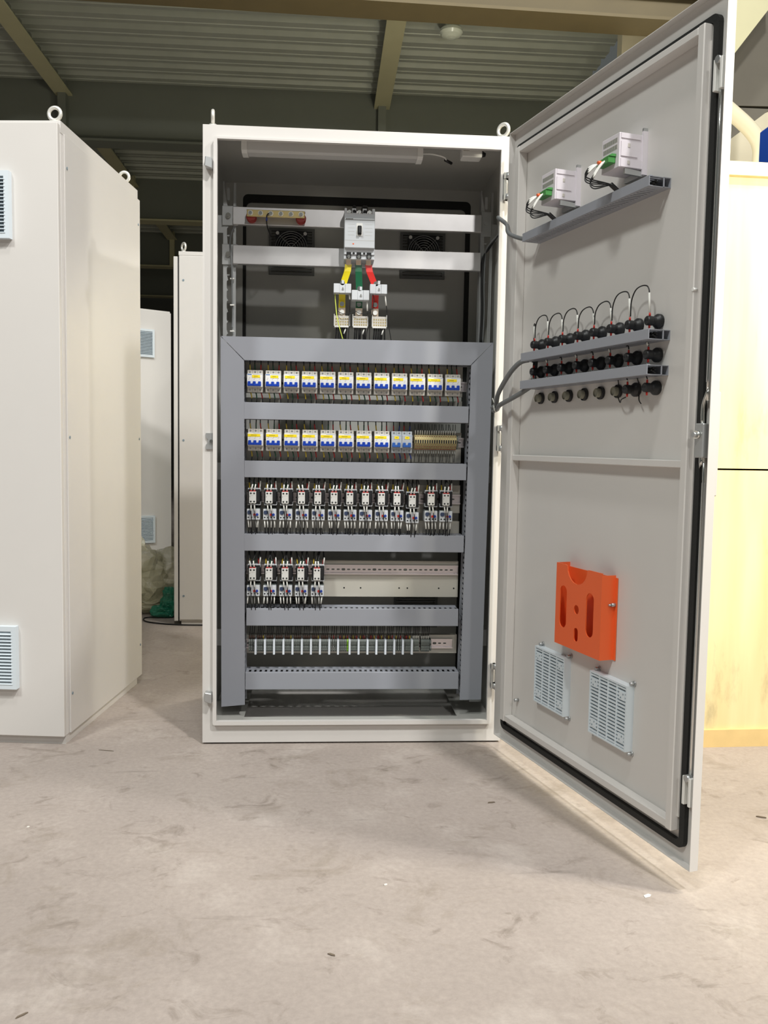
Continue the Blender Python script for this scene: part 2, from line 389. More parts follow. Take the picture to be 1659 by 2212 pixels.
# latch plates on the left frame
for z, c in ((1.876,0),(1.005,1),(.165,0)):
    m = MB()
    if c:
        m.plate([(.011,z-.026),(.036,z-.026),(.036,z+.026),(.011,z+.026),(.011,z+.012),(.017,z+.006),(.017,z-.006),(.011,z-.012)], [], -.006, 0, galv)
        m.cyl((.029,-.012,z),(.029,-.006,z),.0055,chrome)
    else:
        s_ = .006 if z > 1 else 0
        m.hexa([(.009,-.03,z-.012),(.033,-.03,z-.02),(.033,0,z-.02),(.009,0,z-.012),(.011,-.03,z+.018),(.033,-.03,z+.014),(.033,0,z+.014),(.011,0,z+.018)], galv, .002)
    m.make('latch_plate', cab)
# hinges
for z in (1.834,1.03,.238):
    m = MB(); m.box(.957,-.03,z-.04,.966,-.002,z+.04,galv,.001)
    for a, b in ((-.042,-.024),(.024,.042)): m.cyl((.975,-.03,z+a),(.975,-.03,z+b),.0135,galv,n=16); m.box(.957,-.036,z+a,.975,-.02,z+b,galv)
    m.cyl((.975,-.03,z-.047),(.975,-.03,z+.044),.005,chrome,n=10)
    h = m.make('hinge', cab)
    m = MB()
    for q in (-.014,.0,.014): m.cyl((.979,-.034,z+q-.005),(.979,-.034,z+q+.005),.0085,chrome,n=12)
    m.make('hinge_knuckle', h)
# interior: posts, crossbars, plates
for side, x in ((0,.033),(1,.938)):
    m = MB(); xs = [x, x+.036]
    zc = [1.862,1.795,1.735,1.66,1.60,1.555,1.52,1.485,1.445,1.41]+[1.37-.045*k for k in range(28)]
    holes = [rrect(x+.013,z-.017 if k else z-.022,x+.023,z+.013 if k else z+.022,.005,3) for k, z in enumerate(zc) if not (z < .1)]
    m.plate(rrect(x,.06,x+.036,1.906), holes, .27, .274, galv)
    m.box(x-.0,.274,.06,x+.003,.31,1.906,galv); m.box(x+.036,.274,.06,x+.044,.278,1.9,galv)
    m.make('mounting_post', cab)
    xa = .002 if side == 0 else .974
    for z in (1.76,.9,.3): m = MB(); m.box(xa,.272,z-.03,xa+.031,.276,z+.03,galv); m.make('post_bracket', cab)
for z0, z1 in ((1.756,1.816),(1.622,1.686)):
    m = MB(); m.box(.068,.252,z0,.938,.256,z1,alu,.0015); m.box(.068,.256,z0,.938,.275,z0+.004,alu); m.box(.068,.256,z1-.004,.938,.275,z1,alu)
    o = m.make('crossbar', cab)
    m = MB(); m.box(.03,.262,z0-.002,.085,.268,z1+.004,galv,.001); m.cyl((.052,.252,(z0+z1)/2),(.052,.262,(z0+z1)/2),.009,chrome,n=12); m.cyl((.052,.248,(z0+z1)/2),(.052,.252,(z0+z1)/2),.005,chrome,n=10)
    m.make('bar_bracket', o)
m = MB(); m.box(.938,.262,1.745,.975,.268,1.83,galv,.001); m.cyl((.956,.256,1.79),(.956,.262,1.79),.008,galv,n=12); m.make('bar_bracket', cab)
for z0, z1 in ((1.178,1.33),(1.085,1.162),(.942,1.05),(.76,.86),(.66,.73),(.518,.583),(.452,.5175),(.244,.312)):
    m = MB(); m.box(.075,.266,z0,.885,.269,z1,strip); m.box(.075,.269,z0,.885,.29,z0+.003,strip); m.box(.075,.269,z1-.003,.885,.29,z1,strip)
    if .44 < z0 < .47:
        for hx_ in (.47,.53,.67,.7,.87,.815): m.cyl((hx_,.2655,.484),(hx_,.267,.484),.003,blackm,n=8)
    m.make('mounting_plate', cab)
m = MB(); m.box(.12,.10,.036,.88,.165,.040,paint_shaded)

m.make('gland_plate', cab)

# door (a part of the cabinet), built in its own frame
door = None
m = MB()
T = .022
m.box(0,.020,.056,.98,T,1.981,paint)
m.box(0,0,.056,.0018,.02,1.981,paint); m.box(.9782,0,.056,.98,.02,1.981,paint)
m.box(.0018,0,.056,.9782,.02,.0578,paint); m.box(.0018,0,1.9792,.9782,.02,1.981,paint)

door = m.make('door', cab); door.location = DH; door.rotation_euler.z = DA
m = MB(); m.plate(rrect(.029,.089,.945,1.934,.02), [rrect(.042,.104,.928,1.919,.012)], .008, .020, rubber); m.make('door_gasket', door)
m = MB(); a0, a1 = -.010, .020
m.box(.058,a0,.126,.086,a1,1.917,paint,.002); m.box(.9,a0,.126,.921,a1,1.917,paint,.002)
m.box(.086,a0+.003,.126,.9,a1,.146,paint,.002); m.box(.086,a0,1.898,.9,a1,1.916,paint,.002); m.box(.086,a0+.006,.960,.9,a1,.978,paint,.002)
m.box(.9212,.006,.16,.926,a1,1.88,paint)
m.make('stiffener_frame', door)
m = MB(); m.tube([(.958,.010,.2),(.958,.010,.93),(.950,.006,.965),(.950,.006,1.0)], .004, chrome, 8, 4); m.tube([(.950,.006,1.06),(.950,.006,1.1),(.962,.008,1.135),(.958,.010,1.16),(.958,.010,1.8)], .004, chrome, 8, 4)
m.box(.953,.008,.2,.963,.010,.93,galv); m.box(.953,.008,1.15,.963,.010,1.8,galv); m.make('lock_rod', door)
m = MB(); m.box(.940,-.006,.985,.968,.02,1.06,galv,.002); m.cyl((.952,-.012,1.035),(.952,-.006,1.035),.009,chrome,n=14); m.cyl((.952,-.02,1.035),(.952,-.012,1.035),.006,galv,n=12); m.make('lock_body', door)
for z in (1.797,.234):
    m = MB(); m.box(.944,-.002,z-.033,.952,.02,z+.033,bwhite,.001); m.box(.964,-.002,z-.033,.972,.02,z+.033,bwhite,.001); m.cyl((.958,-.004,z+.03),(.958,.012,z+.03),.008,galv,n=10); m.make('rod_guide', door)
m = MB(); m.cyl((.125,.006,.205),(.125,.02,.205),.005,galv,n=10); m.make('earth_stud', door)
m = MB(); m.cyl((.92,-.0115,1.353),(.92,.0,1.353),.004,bwhite,n=8); m.make('stop_pin', door)
m = MB(); m.box(.90,.0221,.90,.965,.042,1.13,paint,.003); m.make('door_handle', door)

# ------------------------------------------------------------------ left cabinet
LX, LY, LR = -.4435, .013, -.1068
lc = thing('electrical_cabinet', 'closed light grey cabinet at left edge with louvred front door', 'cabinet', (LX,LY,0), LR)
WL = .8
m = MB(); m.box(-WL,.004,.028,-.001,.755,2.0,paint,.003,2); m.box(-WL+.01,.0,0,-.004,.73,.028,paint); m.box(-.003,.004,1.962,.0,.755,1.9985,paint); m.make('shell', lc)
m = MB(); m.box(-WL,-.022,.030,-.0,-.001,1.985,paint,.002); dl = m.make('front_door', lc)
louvre(dl, -.353, 1.626, .206, -.022); louvre(dl, -.353, .191, .206, -.022)
m = MB(); m.box(-.001,.024,.03,.004,.771,1.964,paint,.001)
for y in (.04,.75):
    for z in (1.864,1.01,.16): m.cyl((.004,y,z),(.0055,y,z),.005,vent_d,n=10)
m.make('side_panel', lc)
for x, y, a in ((-.035,.045,.05),(-.035,.70,.05),(-WL+.035,.045,.05),(-WL+.035,.7,.05)): eye_bolt(lc, x, y, 2.0, a)
# background cabinets
cc = thing('electrical_cabinet', 'closed grey cabinet seen side-on behind the open cabinet', 'cabinet', (-.393,1.93,0), 0)
m = MB(); m.box(0,0,.02,1.0,.6,2.0,paint,.003); m.box(.01,.01,0,.99,.59,.02,paint); m.box(0,-.0015,2.0-.008,1.0,.6,2.012,paint); m.make('shell', cc)
m = MB(); m.box(.004,-.006,.03,.995,-.0,1.985,paint)
for z in (1.01,.16,1.86): m.cyl((.025,-.0075,z),(.025,-.006,z),.006,vent_d,n=10)
m.make('side_panel', cc)
m = MB(); m.box(-.028,.0,.02,-.006,.6,1.985,paint,.002); m.box(-.006,.002,.02,0,.598,1.98,blackm); m.make('front_door', cc)
eye_bolt(cc, .02, .04, 2.01, .9); eye_bolt(cc, .02, .55, 2.01, .9)
ca = thing('electrical_cabinet', 'cream cabinet with two louvres far back in the gap', 'cabinet', (-.79,3.95,0), .62)
m = MB(); m.box(-.8,.0,.02,0,.5,1.985,paint,.003); m.make('shell', ca)
m = MB(); m.box(-.8,-.022,.03,-.004,-.001,1.97,paint,.002); dl = m.make('front_door', ca)
louvre(dl, -.353+.0, 1.626, .206, -.022); louvre(dl, -.353, .235, .206, -.022)
cb = thing('cabinet_skeleton', 'bare grey cabinet frame without panels, far back in the gap', 'cabinet', (-.775,4.02,0), 0)
m = MB()
for x in (0,.56):
    for y in (0,.56): m.box(x,y,0,x+.035,y+.035,1.97,paint)
for z in (0.0,1.935):
    for y in (0,.56): m.box(.035,y,z,.56,y+.035,z+.035,paint)
    for x in (0,.56): m.box(x,.035,z,x+.035,.56,z+.035,paint)
m.make('frame', cb)
for z in (1.78,1.15,.42,.3):
    m = MB(); m.box(.035,.02,z,.56,.5,z+.02,galv); m.make('shelf', cb)
m = MB(); m.box(.035,.52,.1,.56,.53,1.9,paint_shaded); m.make('back_panel', cb)
m = MB(); m.box(.06,.05,1.5,.3,.3,1.7,black,.01); m.box(.06,.05,1.45,.3,.3,1.5,bgrey); m.make('fitted_device', cb)
eye_bolt(cb, .018, .018, 1.97, .5)

# plastic film heap
def crumple(c, R, seed, amp=.35, sub=4):
    t = bmesh.new(); bmesh.ops.create_icosphere(t, subdivisions=sub, radius=1)
    for v in t.verts:
        n = v.co.normalized(); k = 1+amp*noise.noise(n*1.7+Vector((seed,0,0)))+.4*amp*abs(noise.noise(n*4.5+Vector((0,seed,0))))*2-.25*amp*noise.noise(n*11)
        v.co = Vector((min(n.x*R[0]*k+c[0],-.432-.01*abs(noise.noise(n*5))), n.y*R[1]*k+c[1], max(n.z*R[2]*k+c[2], .003+.01*abs(noise.noise(n*6)))))
    return t
def heap(name, blobs, m_, label, cat):
    m = MB(); i = m.mi(m_)
    for c, R, sd in blobs:
        t = crumple(c, R, sd); mp = {v: m.bm.verts.new(v.co) for v in t.verts}
        for g in t.faces: h = m.bm.faces.new([mp[v] for v in g.verts]); h.material_index = i
        t.free()
    return tag(m.make(name, None, 'base'), label, cat)
heap('plastic_film_heap', [((-.72,2.32,.2),(.18,.22,.22),1.3),((-.50,2.42,.16),(.2,.2,.17),4.1),((-.6,2.4,.06),(.28,.2,.08),8.2)], film, 'crumpled clear plastic film heaped on the floor between cabinets', 'plastic film')
heap('green_film', [((-.475,2.14,.09),(.05,.045,.085),2.2),((-.52,2.12,.035),(.06,.035,.035),6.6)], gfilm, 'crumpled green plastic film at the foot of the clear heap', 'plastic film')
m = MB(); m.tube([(-.40,2.15,.004),(-.52,2.12,.004),(-.61,2.1,.004),(-.59,2.0,.004),(-.5,1.94,.004),(-.40,1.91,.004),(-.26,1.90,.004),(.1,1.905,.004)], .004, w_k, 6, 5)
tag(m.make('floor_cable', None, 'base'), 'thin black cable looped on the floor beside the grey cabinet', 'cable')

# ------------------------------------------------------------------ wiring ducts
def slotwall(m, ax, a0, a1, at, d0, d1, th):      # wall along axis ax ('x' or 'z') at coordinate `at`, y from d0 (front) to d1
    p, wd = .0187, .0086; ya, yb = d0+.013, d0+.046
    def bx(s0, s1, y0, y1):
        if ax == 'x': m.box(s0,y0,at,s1,y1,at+th,duct)
        else: m.box(at,y0,s0,at+th,y1,s1,duct)
    bx(a0,a1,d0,ya); bx(a0,a1,yb,d1)
    n = int((a1-a0)/p); s = a0
    for k in range(n+1):
        e = min(s+p-wd, a1); bx(s,e,ya,yb); s += p
        if s >= a1: break
def hduct(z0, z1, x0, x1, label, cx0=None, cx1=None, miter=False):
    t = thing('wiring_duct', label, 'cable duct', ((x0+x1)/2,.26,z0), 0, 'cross ducts in the cabinet')
    ox, oz = (x0+x1)/2, z0; m = MB()
    m.box(x0-ox,-.002,0,x1-ox,0,z1-z0,duct)
    slotwall(m,'x',x0-ox,x1-ox,.002,-.076,-.002,.002); slotwall(m,'x',x0-ox,x1-ox,z1-z0-.004,-.076,-.002,.002); m.make('trough', t)
    m = MB(); h = z1-z0
    if miter: m.prism([(x0-.041-ox,h),(x0+.039-ox,0),(x1-.039-ox,0),(x1+.039-ox,h)], 1, -.08, -.077, duct); m.box(x0-ox+.04,-.077,h-.0015,x1-ox-.04,-.06,h,duct)
    else: m.box(x0-ox,-.08,0,x1-ox,-.077,h,duct,.001); m.box(x0-ox,-.077,h-.0015,x1-ox,-.068,h,duct); m.box(x0-ox,-.077,0,x1-ox,-.068,.0015,duct)
    m.make('cover', t)
    m = MB()
    for k in range(9): yy = -.014-.019*(k%3); zz = h*(.2+.28*(k//3)); m.tube([(x0-ox+.01,yy,zz),((x0+x1)/2-ox,yy+.004*(k%2),zz+.003),(x1-ox-.01,yy,zz)], .008, w_k, 6, 3)
    m.make('wire_run', t); return t
def vduct(q, label):                               # q: x at top (left,right), x at bottom (left,right)
    t = thing('wiring_duct', label, 'cable duct', (0,0,0), 0, 'side ducts of the cabinet')
    (a,b,zt,c,d,zb,mit) = q
    m = MB(); m.hexa([(c,.258,zb),(d,.258,zb),(d,.26,zb),(c,.26,zb),(a,.258,zt-.083),(b,.258,zt-.083),(b,.26,zt-.083),(a,.26,zt-.083)], duct)
    o1 = MB(); slotwall(o1,'z',zb+.01,zt-.085,0,.184,.258,.002)
    o2 = MB(); slotwall(o2,'z',zb+.01,zt-.085,0,.184,.258,.002)
    for mm, xt, xb in ((o1,b-.004,d-.004),(o2,a+.002,c+.002)) if mit == 'L' else ((o1,a+.002,c+.002),(o2,b-.004,d-.004)):
        for v in mm.bm.verts: v.co.x += xb+(xt-xb)*(v.co.z-zb)/(zt-zb)
        i = m.mi(duct); mp = {v: m.bm.verts.new(v.co) for v in mm.bm.verts}
        for g in mm.bm.faces: h = m.bm.faces.new([mp[v] for v in g.verts]); h.material_index = i
        mm.bm.free()
    m.make('trough', t)
    m = MB(); zi = zt-.08
    poly = [(c,zb-.006 if mit == 'L' else zb),(d,zb+.001),(b,zi),(a,zt)] if mit == 'L' else [(c,zb),(d,zb+.001),(b,zt),(a,zi)]
    m.prism(poly, 1, .18, .183, duct); m.make('cover', t); return t
vduct((.0355,.1155,1.3625,.041,.123,.078,'L'), 'left vertical grey slotted wiring duct beside the breaker rows')
vduct((.901,.977,1.364,.888,.965,.094,'R'), 'right vertical grey slotted wiring duct beside the breaker rows')
hduct(1.284,1.3635,.078,.937,'topmost wide grey wiring duct with mitred ends above all breakers', miter=True)
for z0, z1, x0, x1, lb in ((1.083,1.141,.116,.896,'grey wiring duct between the upper and lower breaker rows'),
    (.8825,.940,.118,.893,'grey wiring duct between the lower breaker row and the contactors'),
    (.6265,.686,.1175,.890,'grey wiring duct between the upper and lower contactor rows'),
    (.362,.423,.127,.876,'grey wiring duct just above the bottom terminal row'),
    (.1335,.195,.124,.882,'lowest grey wiring duct, below the bottom terminal row')): hduct(z0,z1,x0,x1,lb)

# ------------------------------------------------------------------ DIN rails
def rail(x0, x1, zc, label, y=.262):
    m = MB(); L = x1-x0
    n = int(L/.0187); holes = []
    for k in range(n):
        cx = .01+.0187*k
        if cx+.01 > L: break
        holes.append(rrect(cx-.0055,-.0025,cx+.0055,.0025,.002,3) if k % 6 else rrect(cx-.007,-.004,cx+.007,.004,.004,4))
    m.plate(rrect(0,-.0125,L,.0125), holes, 0, .001, railm)
    for s in (1,-1):
        m.box(0,-.0075,.0125*s,L,0,.0135*s,railm); m.box(0,-.0085,.0125*s,L,-.0075,.0175*s,railm)
    m.box(.001,.0012,-.012,L-.001,.0016,.012,tgreen)
    o = m.make('din_rail'); o.location = (x0,y,zc); tag(o, label, 'mounting rail', 'mounting rails'); return o
rail(.12,.899,1.2135,'slotted steel mounting rail carrying the upper breaker row')
rail(.12,.893,1.0145,'slotted steel mounting rail carrying the lower breaker row')
rail(.12,.885,.81,'slotted steel mounting rail behind the row of thirteen contactors')
rail(.12,.883,.552,'half-empty slotted mounting rail right of the five contactors')
rail(.12,.868,.2815,'slotted mounting rail carrying the bottom terminal row')

# ------------------------------------------------------------------ three-pole breakers
def lead(m, p, q, c, k=.004, r=.0018, frac=.5):
    p, q = Vector(p), Vector(q); md = p.lerp(q, frac)+Vector((k,-.004,0))
    m.tube([p, p.lerp(md,.5)+Vector((k*.3,-.002,0)), md], r+.0003, c, 6, 3); m.tube([md, md.lerp(q,.5), q], r, w_k, 6, 3)
def breaker(lbl_w, lbl_x, logo, pole=3, wd=.0535):
    t = thing('circuit_breaker', 'x', 'circuit breaker', (0,0,0))
    H = .076; hw = wd/2; pw = wd/pole; gm = bgrey if pole == 3 else tgrey; wm = bwhite if pole == 3 else tgrey; hm = blue if pole == 3 else blue2
    m = MB(); m.box(-hw,-.052,0,hw,-.006,H,gm,.0012)
    for k in range(pole):
        cx = -hw+pw*(k+.5)
        for z in (.0085,.0695): m.cyl((cx,-.0524,z),(cx,-.0515,z),.0028,tgreen_d,n=10); m.cyl((cx,-.0527,z),(cx,-.052,z),.0017,galv,n=8)
        if k: m.box(cx-pw/2-.0003,-.0523,0,cx-pw/2+.0003,-.050,H,tgreen)
    m.make('body', t)
    m = MB(); m.box(-hw,-.066,.0175,hw,-.052,.0625,wm,.001)
    for k in range(pole): 
        cx = -hw+pw*(k+.5); m.box(cx-.001,-.0663,.0475,cx+.001,-.0659,.0487,ink); m.box(cx-.0035,-.0664,.0425,cx-.0005,-.0659,.0445,bgrey)
    if logo: m.box(-hw+.002,-.0663,.0585,-hw+.016,-.0659,.062,logo_b)
    m.box(-hw+.02,-.0662,.0602,hw-.001,-.0659,.0612,logo_b); m.make('face', t)
    m = MB(); m.box(-hw+.002,-.0735,.0205,hw-.005,-.066,.0285,hm,.001)
    for k in range(pole):
        cx = -hw+pw*(k+.5)-.0012; m.box(cx-.0048,-.0745,.0205,cx+.0048,-.066,.0365,hm,.0012)
    m.make('toggle', t)
    m = MB(); m.box(lbl_x,-.0668,.0492,lbl_x+lbl_w,-.066,.0582,yellow)
    q = lbl_x+lbl_w*.25
    while q < lbl_x+lbl_w*.7: m.box(q,-.0670,.0532,q+.0016,-.0667,.0552,ink); q += .0026
    m.make('yellow_label', t)
    cols = (w_y,w_g,w_r) if pole == 3 else (w_r,w_bl)
    for k in range(pole):
        cx = -hw+pw*(k+.5); jx = random.uniform(-.004,.004)
        m = MB(); lead(m, (cx,-.035,H-.002), (cx+jx,-.03,H+.042), cols[k], jx*.4); m.make('top_lead', t)
        m = MB(); lead(m, (cx+.001,-.035,.002), (cx+.006+jx,-.034,-.042), cols[k], .003); m.make('bottom_lead', t)
    return t
protos = [breaker(.027,-.009,True), breaker(.041,-.0255,False), breaker(.043,-.0262,False), breaker(.034,-.022,False)]
used = set()
def put_breaker(i, loc, label, group):
    p = protos[i]
    if i in used: return dup(p, loc, None, label, group)
    used.add(i); p.location = loc; p['label'] = label; p['group'] = group; return p
YB = .254
for i in range(12):
    v = 0 if i < 2 else (1,2,3)[i % 3]
    lb = f'{ORD[i]} white breaker from the left in the upper row, blue toggles' if i < 11 else 'last white breaker at the right end of the upper row'
    put_breaker(v, (.1515+.06264*i, YB, 1.1765), lb, 'upper row of three-pole breakers')
for i in range(8):
    put_breaker((2,1,2)[i % 3], (.1545+.0628*i, YB, .9745), f'{ORD[i]} white breaker from the left in the lower row, blue toggles', 'lower row of three-pole breakers')
b2 = breaker(.015,-.0075,False,2,.0362); b2.location = (.6455,YB,.9745); tag(b2,'left grey two-pole breaker beside the beige terminals','circuit breaker','two-pole breakers')
dup(b2, (.6825,YB,.9745), None, 'right grey two-pole breaker touching the beige terminals')

# beige terminals
def beige_terminal():
    t = thing('terminal_block', 'x', 'terminal block')
    m = MB(); m.prism([(0,.0),(0,.052),(-.03,.052),(-.046,.040),(-.046,.036),(-.05,.035),(-.05,.022),(-.046,.021),(-.046,.018),(-.032,.004),(-.03,0)], 0, -.0039, .0039, beige)
    m.box(-.0023,-.0508,.0225,.0023,-.0498,.0345,blackm); m.cyl((0,-.0395,.046),(0,-.0385,.0465),.0022,brown,n=8); m.cyl((0,-.0405,.011),(0,-.0395,.0105),.0022,brown,n=8); m.box(-.003,-.034,.0,.003,-.032,.0028,brown)
    m.make('body', t)
    for z0, z1, z2 in ((.05,.068,.09),(.004,-.014,-.044)):
        m = MB(); j = random.uniform(-.003,.003)
        m.tube([(0,-.024,z0),(j*.4,-.03,z1)], .0016, clear if z0 < .02 else w_w, 6, 1); m.tube([(j*.4,-.03,z1),(j,-.03,(z1+z2)/2),(j*1.4,-.026,z2)], .0011, w_k, 6, 3)
        m.make('wire_lead', t)
    return t
bt = [beige_terminal(), beige_terminal(), beige_terminal()]; ub = set()
for i in range(18):
    lb = f'{ORD[i]} beige terminal block from the left beside the grey breakers' if i < 17 else 'last beige terminal block at the right end'
    p = bt[i % 3]; loc = (.7145+.0083*i,.25,.988)
    if i % 3 in ub: dup(p, loc, None, lb, 'beige terminal blocks')
    else: ub.add(i % 3); p.location = loc; p['label'] = lb; p['group'] = 'beige terminal blocks'
m = MB(); m.prism([(.25,.99),(.25,1.04),(.218,1.036),(.212,1.02),(.222,1.014),(.214,1.006),(.216,.994)], 0, .8612, .8675, tgreen)
tag(m.make('end_stop', None, 'base'), 'dark grey end stop right of the beige terminals', 'end stop')

# ------------------------------------------------------------------ contactors and overload relays
def sleeve_wire(p, q, far, c=w_w, r=.0025, kk=0):
    m = MB(); p, q, far = Vector(p), Vector(q), Vector(far)
    m.tube([p, q], r, c, 6, 1); m.tube([q, q.lerp(far,.5)+Vector((kk,-.003,0)), far], .0017, w_k, 6, 4); return m
def contactor():
    t = thing('contactor', 'x', 'contactor'); H = .06
    m = MB(); m.box(-.0215,-.058,.004,.0215,0,H-.004,black,.0015); m.box(-.0165,-.064,.012,.019,-.058,H-.012,black,.001); m.make('body', t)
    for z in (0,H-.0125):
        m = MB(); m.box(-.0222,-.056,z,.0222,-.002,z+.0125,ltgrey,.001)
        for cx in (-.016,-.0053,.0053,.016): m.cyl((cx,-.0567,z+.0062),(cx,-.0555,z+.0062),.0032,tgreen_d,n=10)
        m.make('terminal_strip', t)
    m = MB(); m.box(-.0155,-.086,.008,.0085,-.064,.049,bgrey2,.001)
    for cx in (-.0093,.0022):
        for z in (.0145,.043): m.cyl((cx,-.0866,z),(cx,-.0855,z),.0031,tgreen_d,n=10)
    m.box(-.0145,-.0862,.0345,.0075,-.0858,.0352,bgrey); m.box(-.013,-.0863,.029,-.012,-.0858,.0335,ink)
    for cx in (-.0093,.0022): m.box(cx-.004,-.084,.049,cx+.004,-.07,.0525,w_r)
    m.make('auxiliary_block', t)
    R = random.uniform
    for cx in (-.0093,.0022): sleeve_wire((cx,-.078,.051),(cx+R(-.006,.006),-.075,.074),(cx+R(-.012,.012),-.05,.105)).make('wire_lead', t)
    for cx, c in ((-.016,w_y),(.0,w_g),(.016,w_r)):
        m = MB(); x2 = cx+R(-.003,.003); m.tube([(cx,-.05,H-.002),(x2,-.046,.078)], .0023, c, 6, 1); m.tube([(x2,-.046,.078),(x2,-.044,.09),(x2+R(-.006,.006),-.04,.105)], .0022, w_k, 6, 3); m.make('wire_lead', t)
    sleeve_wire((.019,-.052,H-.003),(.021+R(-.003,.003),-.054,.085),(.018,-.045,.105)).make('wire_lead', t)
    for cx in (-.0093,.0022):
        x2 = cx+R(-.002,.005); sleeve_wire((cx,-.076,.008),(x2,-.082,-.018),(x2+.003,-.075,-.1),kk=.001).make('wire_lead', t)
    m = MB()
    for cx in (-.014,0,.014): m.box(cx-.004,-.04,-.010,cx+.004,-.025,0,black)
    m.make('busbar_link', t)
    return t
def relay():
    t = thing('overload_relay', 'x', 'overload relay')
    m = MB(); m.box(-.0225,-.072,0,.0225,0,.0375,ltgrey,.001); m.box(-.0225,-.060,.034,.0225,-.01,.0395,tgreen,.001)
    for cx in (-.017,-.006,.006,.016): m.cyl((cx,-.0726,.0085),(cx,-.0715,.0085),.0028,tgreen_d,n=10)
    m.make('body', t)
    m = MB(); m.cyl((-.0135,-.0745,.0255),(-.0135,-.072,.0255),.0072,dialb,n=16); m.box(-.02,-.0735,.022,-.006,-.072,.032,dialb,.001); m.make('setting_dial', t)
    m = MB(); m.cyl((.0045,-.076,.0185),(.0045,-.072,.0185),.0042,btnr,n=12); m.make('red_button', t)
    m = MB(); m.cyl((.0133,-.0755,.0185),(.0133,-.072,.0185),.0046,btnb,n=12); m.make('blue_button', t)
    R = random.uniform
    for cx in (-.0185,-.008,.006,.0165):
        x2 = cx+R(-.004,.004); m = sleeve_wire((cx,-.064,.001),(x2,-.068,-.027),(x2+R(-.004,.004),-.04,-.062)); m.make('wire_lead', t)
    return t
cp = [contactor() for _ in range(5)]; rp = [relay() for _ in range(5)]; uc = set(); ur = set()
def put(pr, us, k, loc, lb, gp):
    if k in us: return dup(pr[k], loc, None, lb, gp)
    us.add(k); pr[k].location = loc; pr[k]['label'] = lb; pr[k]['group'] = gp
YC = .256
for i, px in enumerate((545.5,580.5,615,650,685,720,754,788,822.5,856.5,890,931,964)):
    x = .135+(px-538)*.001614+.0035; dz = -.006 if i == 10 else 0
    nm = ORD[i]+' from the left' if i < 12 else 'at the right end'
    put(cp, uc, (i*2) % 5, (x,YC,.785+dz), f'black contactor with white front block, {nm} in the upper contactor row', 'upper row of contactors')
    put(rp, ur, (i*3+1) % 5, (x-.0015,YC,.735+dz), f'pale overload relay, {nm} below the upper contactor row', 'upper row of overload relays')
for i, px in enumerate((546,581.5,616,650,685)):
    x = .135+(px-538)*.001614+.0035
    put(cp, uc, (i*3+1) % 5, (x,YC,.5175), f'black contactor with white front block, {ORD[i]} from the left in the lower contactor row', 'lower row of contactors')
    put(rp, ur, (i*2) % 5, (x-.0015,YC,.4665), f'pale overload relay, {ORD[i]} from the left below the lower contactor row', 'lower row of overload relays')

# ------------------------------------------------------------------ bottom terminal row
MK = [552,572,591.5,611.6,631,651,670.6,690,710,729,754,773.4,792.7,812,831.6,851,869.8,889.4]
MX = [.131+(p-536)*.001652 for p in MK]
def grey_terminal(bm_, lw):
    t = thing('terminal_block', 'x', 'terminal block')
    m = MB(); m.prism([(0,0),(0,.044),(-.03,.044),(-.034,.038),(-.034,.026),(-.03,.0245),(-.03,.0195),(-.034,.018),(-.034,.006),(-.03,0)], 0, -.0029, .0029, bm_)
    m.box(-.0019,-.0345,.012,.0019,-.0338,.0135,tgreen_d); m.box(-.0019,-.0345,.031,.0019,-.0338,.0325,tgreen_d); m.make('body', t)
    m = MB(); m.tube([(0,-.022,.043),(0,-.024,.057)], .0019, lw, 6, 1); m.tube([(0,-.024,.057),(.002,-.026,.075),(.003,-.02,.1)], .0014, w_k, 6, 3); m.make('wire_lead', t)
    return t
gp_ = {}
def gt(key, bm_, lw, loc, lb, grp):
    if key in gp_: return dup(gp_[key], loc, None, lb, grp)
    t = grey_terminal(bm_, lw); gp_[key] = t; t.location = loc; t['label'] = lb; t['group'] = grp
def marker(x, lb):
    m = MB(); m.box(x-.0035,.203,.253,x+.0035,.25,.306,whitem,.0008); tag(m.make('marker_strip', None, 'base'), lb, 'marker', 'white marker strips')
sects = []; prev = .1315
for i, x in enumerate(MX): sects.append((prev, x-.0035)); prev = x+.0035
brown_w = mat('wire_brown', (96,52,34), .5)
for i, (a, b) in enumerate(sects):
    n = max(3, int((b-a)/.0061)); st = (b-a)/n
    w = 'left of the first white marker' if i == 0 else f'between the {ORD[i-1]} and {ORD[i]} white markers'
    for k in range(n):
        c = (w_y,brown_w,w_r,brown_w)[(k+i) % 4] if i > 8 else (w_y if k == n-1 and i%3==1 else brown_w)
        g = lime if (i == 10 and k == n-1) else tgreen
        lb = f'dark grey terminal block {w}, bottom row'
        if g is lime: lb = 'green-topped terminal block between the tenth and eleventh white markers'
        gt((c.name,g.name), g, c, (a+st*(k+.5),.248,.2615), lb, f'terminal blocks {w}' if g is tgreen else 'green terminal')
for i, x in enumerate(MX): marker(x, f'{ORD[i]} white marker strip from the left on the bottom terminal row' if i < 17 else 'last white marker strip at right of the bottom terminal row')
for k in range(4): gt('w', tgreen, w_w, (.7205+.0061*k,.248,.2615), 'dark grey terminal block with white wires right of the last marker', 'terminal blocks right of the last marker')
for k in range(5): gt('w', tgreen, w_w, (.7515+.0061*k,.25,.2605), 'dark grey terminal block in the last group beside the bare rail', 'terminal blocks beside the bare rail')
m = MB(); m.prism([(.25,.262),(.25,.305),(.222,.302),(.214,.292),(.222,.284),(.214,.274),(.218,.264)], 0, .7802, .7862, tgreen)
tag(m.make('end_stop', None, 'base'), 'dark grey end stop at the right of the bottom terminals', 'end stop')

